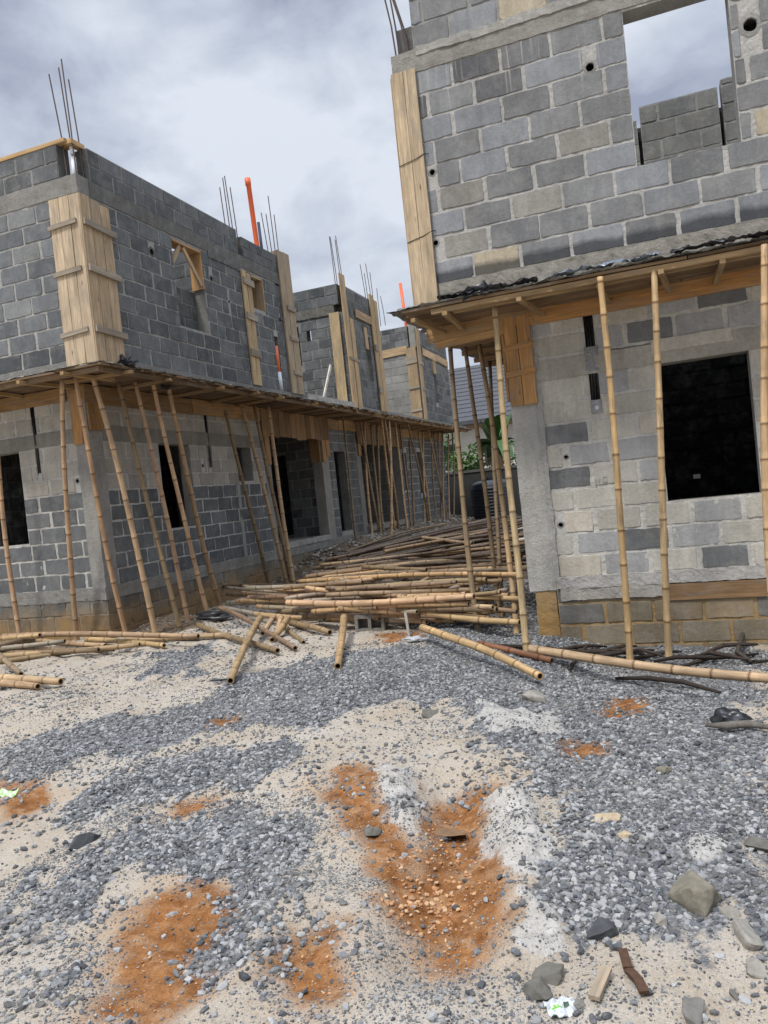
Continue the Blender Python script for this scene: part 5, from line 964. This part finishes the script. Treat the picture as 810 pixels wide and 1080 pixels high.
mb=MB(); a=G('stick',.03); b=Vector((a.x-.03,a.y-.15,a.z-.005)); mb.obox(b,a,(1,.2,0),.036,.014,(.36,.28,.19)); o=mb.build('wood_offcut',M['wood']); tag(o,'short pale wood offcut on the gravel beside a rusty strap','wood offcut')
mb=MB(); pa=[G('strapa',.03),G('strapm',.03),G('strapm',.02)+Vector((.035,-.05,.01)),G('strapb',.02)]; 
for q0,q1 in zip(pa[:-1],pa[1:]): mb.obox(q0,q1,(1,.4,0),.03,.012,(.09,.05,.03))
o=mb.build('rusty_strap',M['steel']); tag(o,'bent dark rusty strap right of the pale wood offcut','metal strap')
mb=MB(); a=G('peg'); mb.obox(a+Vector((0,0,-.03)),a+Vector((-.02,.0,.27)),(1,0,0),.03,.02,(.6,.57,.52)); o=mb.build('stake',M['wood']); tag(o,'short whitish stake upright in the gravel before the pale heap','stake')
def lump(name,p,sx,sy,sz,col,mat,label,cat,seed,rz=0):
    mb=MB(); n=16; vs=[];fs=[]
    for a in range(n+1):
        for b in range(n):
            th_=PI*a/n; ph=2*PI*b/n; d=Vector((math.sin(th_)*math.cos(ph),math.sin(th_)*math.sin(ph),math.cos(th_))); r_=.8+.5*noise.noise(d*1.8+Vector((seed,0,0)))+.25*noise.noise(d*5+Vector((seed,0,0)))
            vs.append((d.x*sx*r_,d.y*sy*r_,d.z*sz*r_))
    for a in range(n):
        for b in range(n): fs.append((a*n+b,(a+1)*n+b,(a+1)*n+(b+1)%n,a*n+(b+1)%n))
    mb.add(vs,fs,col); o=mb.build(name,M[mat],None,True); o.location=p; o.rotation_euler=(0,0,rz); tag(o,label,cat); return o
lump('plastic_bag',G('bag',.06),.36,.2,.1,(.05,.05,.052),'plastic','crumpled dark grey plastic bag by the wall at the left end of the front heap','plastic bag',2.)
lump('plastic_bag',G('bag2',.04),.13,.1,.07,(.02,.021,.024),'plastic','smooth black plastic bag on the gravel at the right edge','plastic bag',5.)
lump('cement_bag',G('rag',.02),.16,.08,.04,(.4,.4,.4),'plastic','flattened pale bag scrap at the foot of the front heap','bag scrap',8.)
mb=MB(); a=G('barkA',.03); b=G('barkB',.04); mb.tube([a,a.lerp(b,.35)+Vector((0,-.03,.01)),a.lerp(b,.7)+Vector((0,.02,.01)),b],[.01,.026,.024,.016],7,(.14,.125,.105)); o=mb.build('log',M['char'],None,True); tag(o,'grey weathered piece of log beside the smooth black bag','log')
for i,(a,b) in enumerate(DATA['char']):
    a=Vector(a);b=Vector(b); a.z=float(gz(a.x,a.y))+.03; b.z=float(gz(b.x,b.y))+rnd.uniform(.02,.09); m1=a.lerp(b,.35)+Vector((0,rnd.uniform(-.05,.05),rnd.uniform(0,.05))); m2_=a.lerp(b,.7)+Vector((0,rnd.uniform(-.05,.05),rnd.uniform(0,.04)))
    mb=MB(); mb.tube([a,m1,m2_,b],[.014,.022,.02,.01],6,jit((.045,.034,.027),.3)); o=mb.build('stick',M['char'],None,True); tag(o,'dark charred stick strewn along the foot of the right building','stick','charred sticks by the right building')
mb=MB(); mb.tube([G('branchA',.16),G('branchB',.13),G('branchC',.06),G('branchD',.04),G('branchE',.03)],[.02,.022,.024,.022,.016],7,(.07,.06,.05)); o=mb.build('branch',M['char'],None,True); tag(o,'curved dark branch looping beside the wall at the right edge','branch')
mb=MB(); a=G('tinrod',.015); mb.tube([a-Vector((.12,0,0)),a+Vector((.12,.05,0))],.01,6,(.07,.08,.09)); o=mb.build('metal_rod',M['steel'],None,True); tag(o,'short dark rod on the sand near the foot of the long jutting pole','metal rod')
# ------------------------------------------------------------------ beyond the yard
PW=thing('boundary_wall','dark rendered boundary wall closing the far end of the yard','wall')
mb=MB(); mb.box((-16,29.6,0),(8,29.82,2.2),(.035,.035,.034)); mb.build('wall_face',M['plaster'],PW)
mb=MB(); mb.box((-16,29.56,2.2),(8,29.86,2.3),(.09,.088,.082)); mb.build('coping',M['plaster'],PW)
TK=thing('water_tank','black ribbed plastic water tank standing before the boundary wall','water tank')
mb=MB(); cx,cy,zb0=-6.05,27.6,.22; prof=[(.0,.72),(.06,.74)]
z=.1
while z<1.35: prof+=[(z,.74),(z+.025,.775),(z+.055,.775),(z+.08,.74)]; z+=.115
prof+=[(1.42,.74),(1.5,.68),(1.58,.5),(1.6,.3)]
vs=[];fs=[];n=36
for (zz,r_) in prof:
    for k in range(n): a=2*PI*k/n; vs.append((cx+math.cos(a)*r_,cy+math.sin(a)*r_,zb0+zz))
for q in range(len(prof)-1):
    for k in range(n): k2=(k+1)%n; fs.append((q*n+k,q*n+k2,(q+1)*n+k2,(q+1)*n+k))
fs.append(tuple(range((len(prof)-1)*n,len(prof)*n))); mb.add(vs,fs,(.012,.015,.022)); mb.build('tank_body',M['black'],TK,True)
mb=MB(); mb.tube([(cx,cy,zb0+1.6),(cx,cy,zb0+1.68)],.32,24,(.014,.017,.024)); mb.build('lid',M['black'],TK)
# houses behind
HS=thing('house','low cream house with a broad dark grey roof beyond the boundary wall','house')
mb=MB(); mb.box((-19,38.5,0),(-2,47,5.0),(.5,.485,.45)); mb.build('wall',M['plaster'],HS)
mb=MB(); mb.add([(-20,37.6,4.9),(-1,37.6,4.9),(-1,44,8.6),(-20,44,8.6),(-20,50,4.9),(-1,50,4.9),(-20,37.6,4.75),(-1,37.6,4.75),(-1,50,4.75),(-20,50,4.75)],[(0,1,2,3),(3,2,5,4),(6,7,1,0),(7,8,5,2,1),(9,6,0,3,4),(8,9,4,5),(9,8,7,6)],(.07,.072,.08))
for k in range(64):
    x=-19.8+k*.29; mb.box((x,0,0),(x+.0,0,0)) if False else None
rf=mb.build('roof',M['roofing'],HS)
rb=MB()
for k in range(14):
    f=k/14; y=37.6+6.4*f; z=4.9+3.7*f; rb.box((-20,y,z+.005),(-1,y+.05,z+.035),(.06,.06,.066))
rb.build('roof_courses',M['roofing'],rf)
for x in (-11.2,-8.6,-5.6):
    wm=MB(); wm.box((x,38.46,2.6),(x+1.1,38.52,3.9),(.04,.045,.05)); wn=wm.build('window',M['plaster'],HS)
    f_=MB(); f_.box((x-.06,38.42,2.5),(x+1.16,38.455,2.6),(.6,.58,.55)); f_.build('sill',M['plaster'],wn)
mb=MB(); mb.box((-20,38.3,4.55),(-1,38.45,4.8),(.3,.2,.13)); mb.build('fascia',M['plaster'],HS)
def leafclump(mb,c,rx,ry,rz,n,size,cols):
    for _ in range(n):
        d=Vector((rnd.gauss(0,1),rnd.gauss(0,1),rnd.gauss(0,1))); d.normalize(); q=Vector(c)+Vector((d.x*rx,d.y*ry,d.z*rz))*rnd.random()**.4
        a=Vector((rnd.gauss(0,1),rnd.gauss(0,1),rnd.gauss(0,.6))).normalized(); b=a.cross(Vector((rnd.gauss(0,1),rnd.gauss(0,1),rnd.gauss(0,1)))).normalized(); s_=size*rnd.uniform(.6,1.3)
        mb.add([q-a*s_*.5,q+b*s_*.22,q+a*s_*.5+Vector((0,0,-s_*.12)),q-b*s_*.22],[(0,1,2,3)],jit(rnd.choice(cols),.25))
def bush(name,c,r,label,cat,cols,n=700,size=.16,trunk=True):
    t_=thing(name,label,cat); mb=MB()
    for _ in range(9): leafclump(mb,(c[0]+rnd.uniform(-.7,.7)*r[0],c[1]+rnd.uniform(-.5,.5)*r[1],c[2]+rnd.uniform(-.5,.7)*r[2]),r[0]*.5,r[1]*.5,r[2]*.45,n//9,size,cols)
    mb.build('foliage',M['leaf'],t_)
    mb=MB(); mb.tube([(c[0],c[1],0.1),(c[0]+.05,c[1],c[2])],[.08,.05],7,(.1,.08,.06)); mb.build('stem',M['char'],t_)
GR=[(.045,.1,.02),(.07,.15,.03),(.03,.07,.018)]; YG=[(.11,.19,.035),(.07,.14,.028),(.045,.1,.022)]
bush('bush',(-7.9,32.0,2.5),(1.0,.8,.9),'bright yellow green bush over the boundary wall between the far props','bush',YG,900,.22)
bush('bush',(-6.9,32.2,2.2),(.5,.5,.7),'lime green bush over the wall above the water tank','bush',[(.2,.3,.035),(.12,.2,.03)],500,.2)
bush('bush',(-5.2,33.0,2.6),(1.0,.9,1.3),'dark green bush over the wall right of the banana plant','bush',GR+YG[1:],1200,.22)
bush('bush',(-4.0,32.5,3.0),(.8,.8,1.4),'dark green bush partly hidden by the right corner column','bush',GR,900,.22)
bush('tree',(-9.6,34.0,3.3),(1.2,1.0,1.4),'dark green small tree behind the far end of the left building','tree',GR,1100,.24)
BP=thing('banana_plant','banana plant with upright broad leaves and a shaggy dry trunk over the boundary wall','banana plant')
bx,by=-6.35,30.8
mb=MB(); mb.tube([(bx,by,.1),(bx+.03,by,1.6),(bx,by,3.3)],[.26,.22,.14],12,(.11,.075,.045)); st=mb.build('trunk',M['char'],BP,True)
def blade(mb,base,dirh,L,w,rise,droop,cols,tilt=0.):
    n=14; prev=None; vs=[];fs=[]
    sd=Vector((-dirh.y,dirh.x,0)); 
    for i in range(n+1):
        t_=i/n; q=Vector(base)+dirh*(L*t_*(.35+.65*(1-rise)*1.0))+Vector((0,0,L*(rise*t_-droop*t_*t_)))
        ww=w*math.sin(PI*min(1,(t_*.9+.08)))**.6*(1-.25*t_)
        gap=rnd.uniform(.85,1.0)
        vs+=[q-sd*ww*gap+Vector((0,0,.22*ww+tilt*ww)),q,q+sd*ww*gap+Vector((0,0,.22*ww-tilt*ww))]
    for i in range(n):
        o=3*i; fs+=[(o,o+1,o+4,o+3),(o+1,o+2,o+5,o+4)]
    mb.add(vs,fs,jit(rnd.choice(cols),.2))
for i in range(26):
    a=i*2.4+.3; d=Vector((math.cos(a),math.sin(a),0)); mb=MB(); blade(mb,(bx,by,2.6+.3*(i%4)),d,rnd.uniform(1.5,2.3),rnd.uniform(.2,.3),[1.0,.75,.5,.8][i%4],[.15,.6,.85,.4][i%4],[(.03,.085,.018),(.045,.12,.025),(.025,.06,.016)],rnd.uniform(-.5,.5)); mb.build('leaf',M['leaf'],BP,True)
dry=MB()
for i in range(26):
    a=rnd.uniform(0,6.28); d=Vector((math.cos(a),math.sin(a),0)); blade(dry,(bx+d.x*.15,by+d.y*.15,rnd.uniform(1.8,3.0)),d,rnd.uniform(.5,1.0),.05,.1,.9,[(.2,.14,.08),(.13,.09,.055)])
dry.build('dry_leaves',M['leaf'],BP,True)
# ------------------------------------------------------------------ light, sky, camera
SUN_EL,SUN_AZ=math.radians(58),math.radians(200)      # direction towards the sun, clockwise from +Y
sc=bpy.context.scene
w_=bpy.data.worlds.new('World'); sc.world=w_; w_.use_nodes=True
nt=w_.node_tree; nt.nodes.clear(); N=nt.nodes.new; L=nt.links.new
class WT(NT):
    def __init__(s): s.t=nt; s.n=nt.nodes; s.l=nt.links
t=WT()
sky=N('ShaderNodeTexSky'); sky.sky_type='NISHITA'; sky.sun_disc=False; sky.sun_elevation=SUN_EL; sky.sun_rotation=SUN_AZ
bg1=N('ShaderNodeBackground'); bg1.inputs['Strength'].default_value=.1; L(sky.outputs[0],bg1.inputs[0])
D_=N('ShaderNodeTexCoord').outputs['Generated']
sp=N('ShaderNodeSeparateXYZ'); L(D_,sp.inputs[0]); zc=t.math('MAXIMUM',sp.outputs[2],0.)
Q=t.vmul(D_,(1,1,1.7)); ad=N('ShaderNodeVectorMath'); ad.operation='ADD'; L(Q,ad.inputs[0]); ad.inputs[1].default_value=(3.3,1.7,.4); Q=ad.outputs[0]
c1=t.noise(Q,2.9,7,.5,.25); c2=t.noise(Q,7.5,6,.55,.3)
cf=t.math('ADD',t.math('MULTIPLY',c1,.66),t.math('MULTIPLY',c2,.34))
cr=N('ShaderNodeValToRGB'); L(cf,cr.inputs[0]); e=cr.color_ramp.elements
e[0].position=.41; e[0].color=(.29,.325,.42,1); e[1].position=.6; e[1].color=(.615,.66,.735,1)
q=e.new(.5); q.color=(.45,.495,.585,1)
gain=t.math('ADD',t.mapr(zc,.0,.5,.86,.92),t.mapr(zc,.55,1.,0.,2.9)); cc=t.scalec(cr.outputs[0],gain)
bg2=N('ShaderNodeBackground'); L(cc,bg2.inputs[0]); bg2.inputs['Strength'].default_value=.74
mx=N('ShaderNodeMixShader'); L(t.mapr(cf,.3,.4,.8,.97),mx.inputs[0]); L(bg1.outputs[0],mx.inputs[1]); L(bg2.outputs[0],mx.inputs[2])
wo=N('ShaderNodeOutputWorld'); L(mx.outputs[0],wo.inputs[0])
sl=bpy.data.lights.new('sun','SUN'); sl.energy=1.5; sl.angle=math.radians(10); sl.color=(1,.96,.9)
so=bpy.data.objects.new('sun',sl); C.objects.link(so)
d=Vector((math.sin(SUN_AZ)*math.cos(SUN_EL),math.cos(SUN_AZ)*math.cos(SUN_EL),math.sin(SUN_EL)))
so.rotation_euler=d.to_track_quat('Z','Y').to_euler(); so.location=(0,-5,20)
f_,ya,pi_,ro=DATA['cam']
f=Vector((math.sin(ya)*math.cos(pi_),math.cos(ya)*math.cos(pi_),math.sin(pi_))); r=Vector((math.cos(ya),-math.sin(ya),0)); u=r.cross(f)
r2=r*math.cos(ro)+u*math.sin(ro); u2=u*math.cos(ro)-r*math.sin(ro)
cam=bpy.data.cameras.new('camera'); co=bpy.data.objects.new('camera',cam); C.objects.link(co)
co.matrix_world=Matrix(((r2.x,u2.x,-f.x,0),(r2.y,u2.y,-f.y,0),(r2.z,u2.z,-f.z,1.65),(0,0,0,1)))
cam.sensor_fit='VERTICAL'; cam.sensor_height=32; cam.lens=f_/1080*32; cam.clip_end=2000; cam.clip_start=.05
sc.camera=co
vs_=sc.view_settings; vs_.view_transform='Standard'; vs_.look='None'; vs_.gamma=1; vs_.use_curve_mapping=False; vs_.exposure=.86
sc.cycles.max_bounces=6; sc.cycles.diffuse_bounces=4
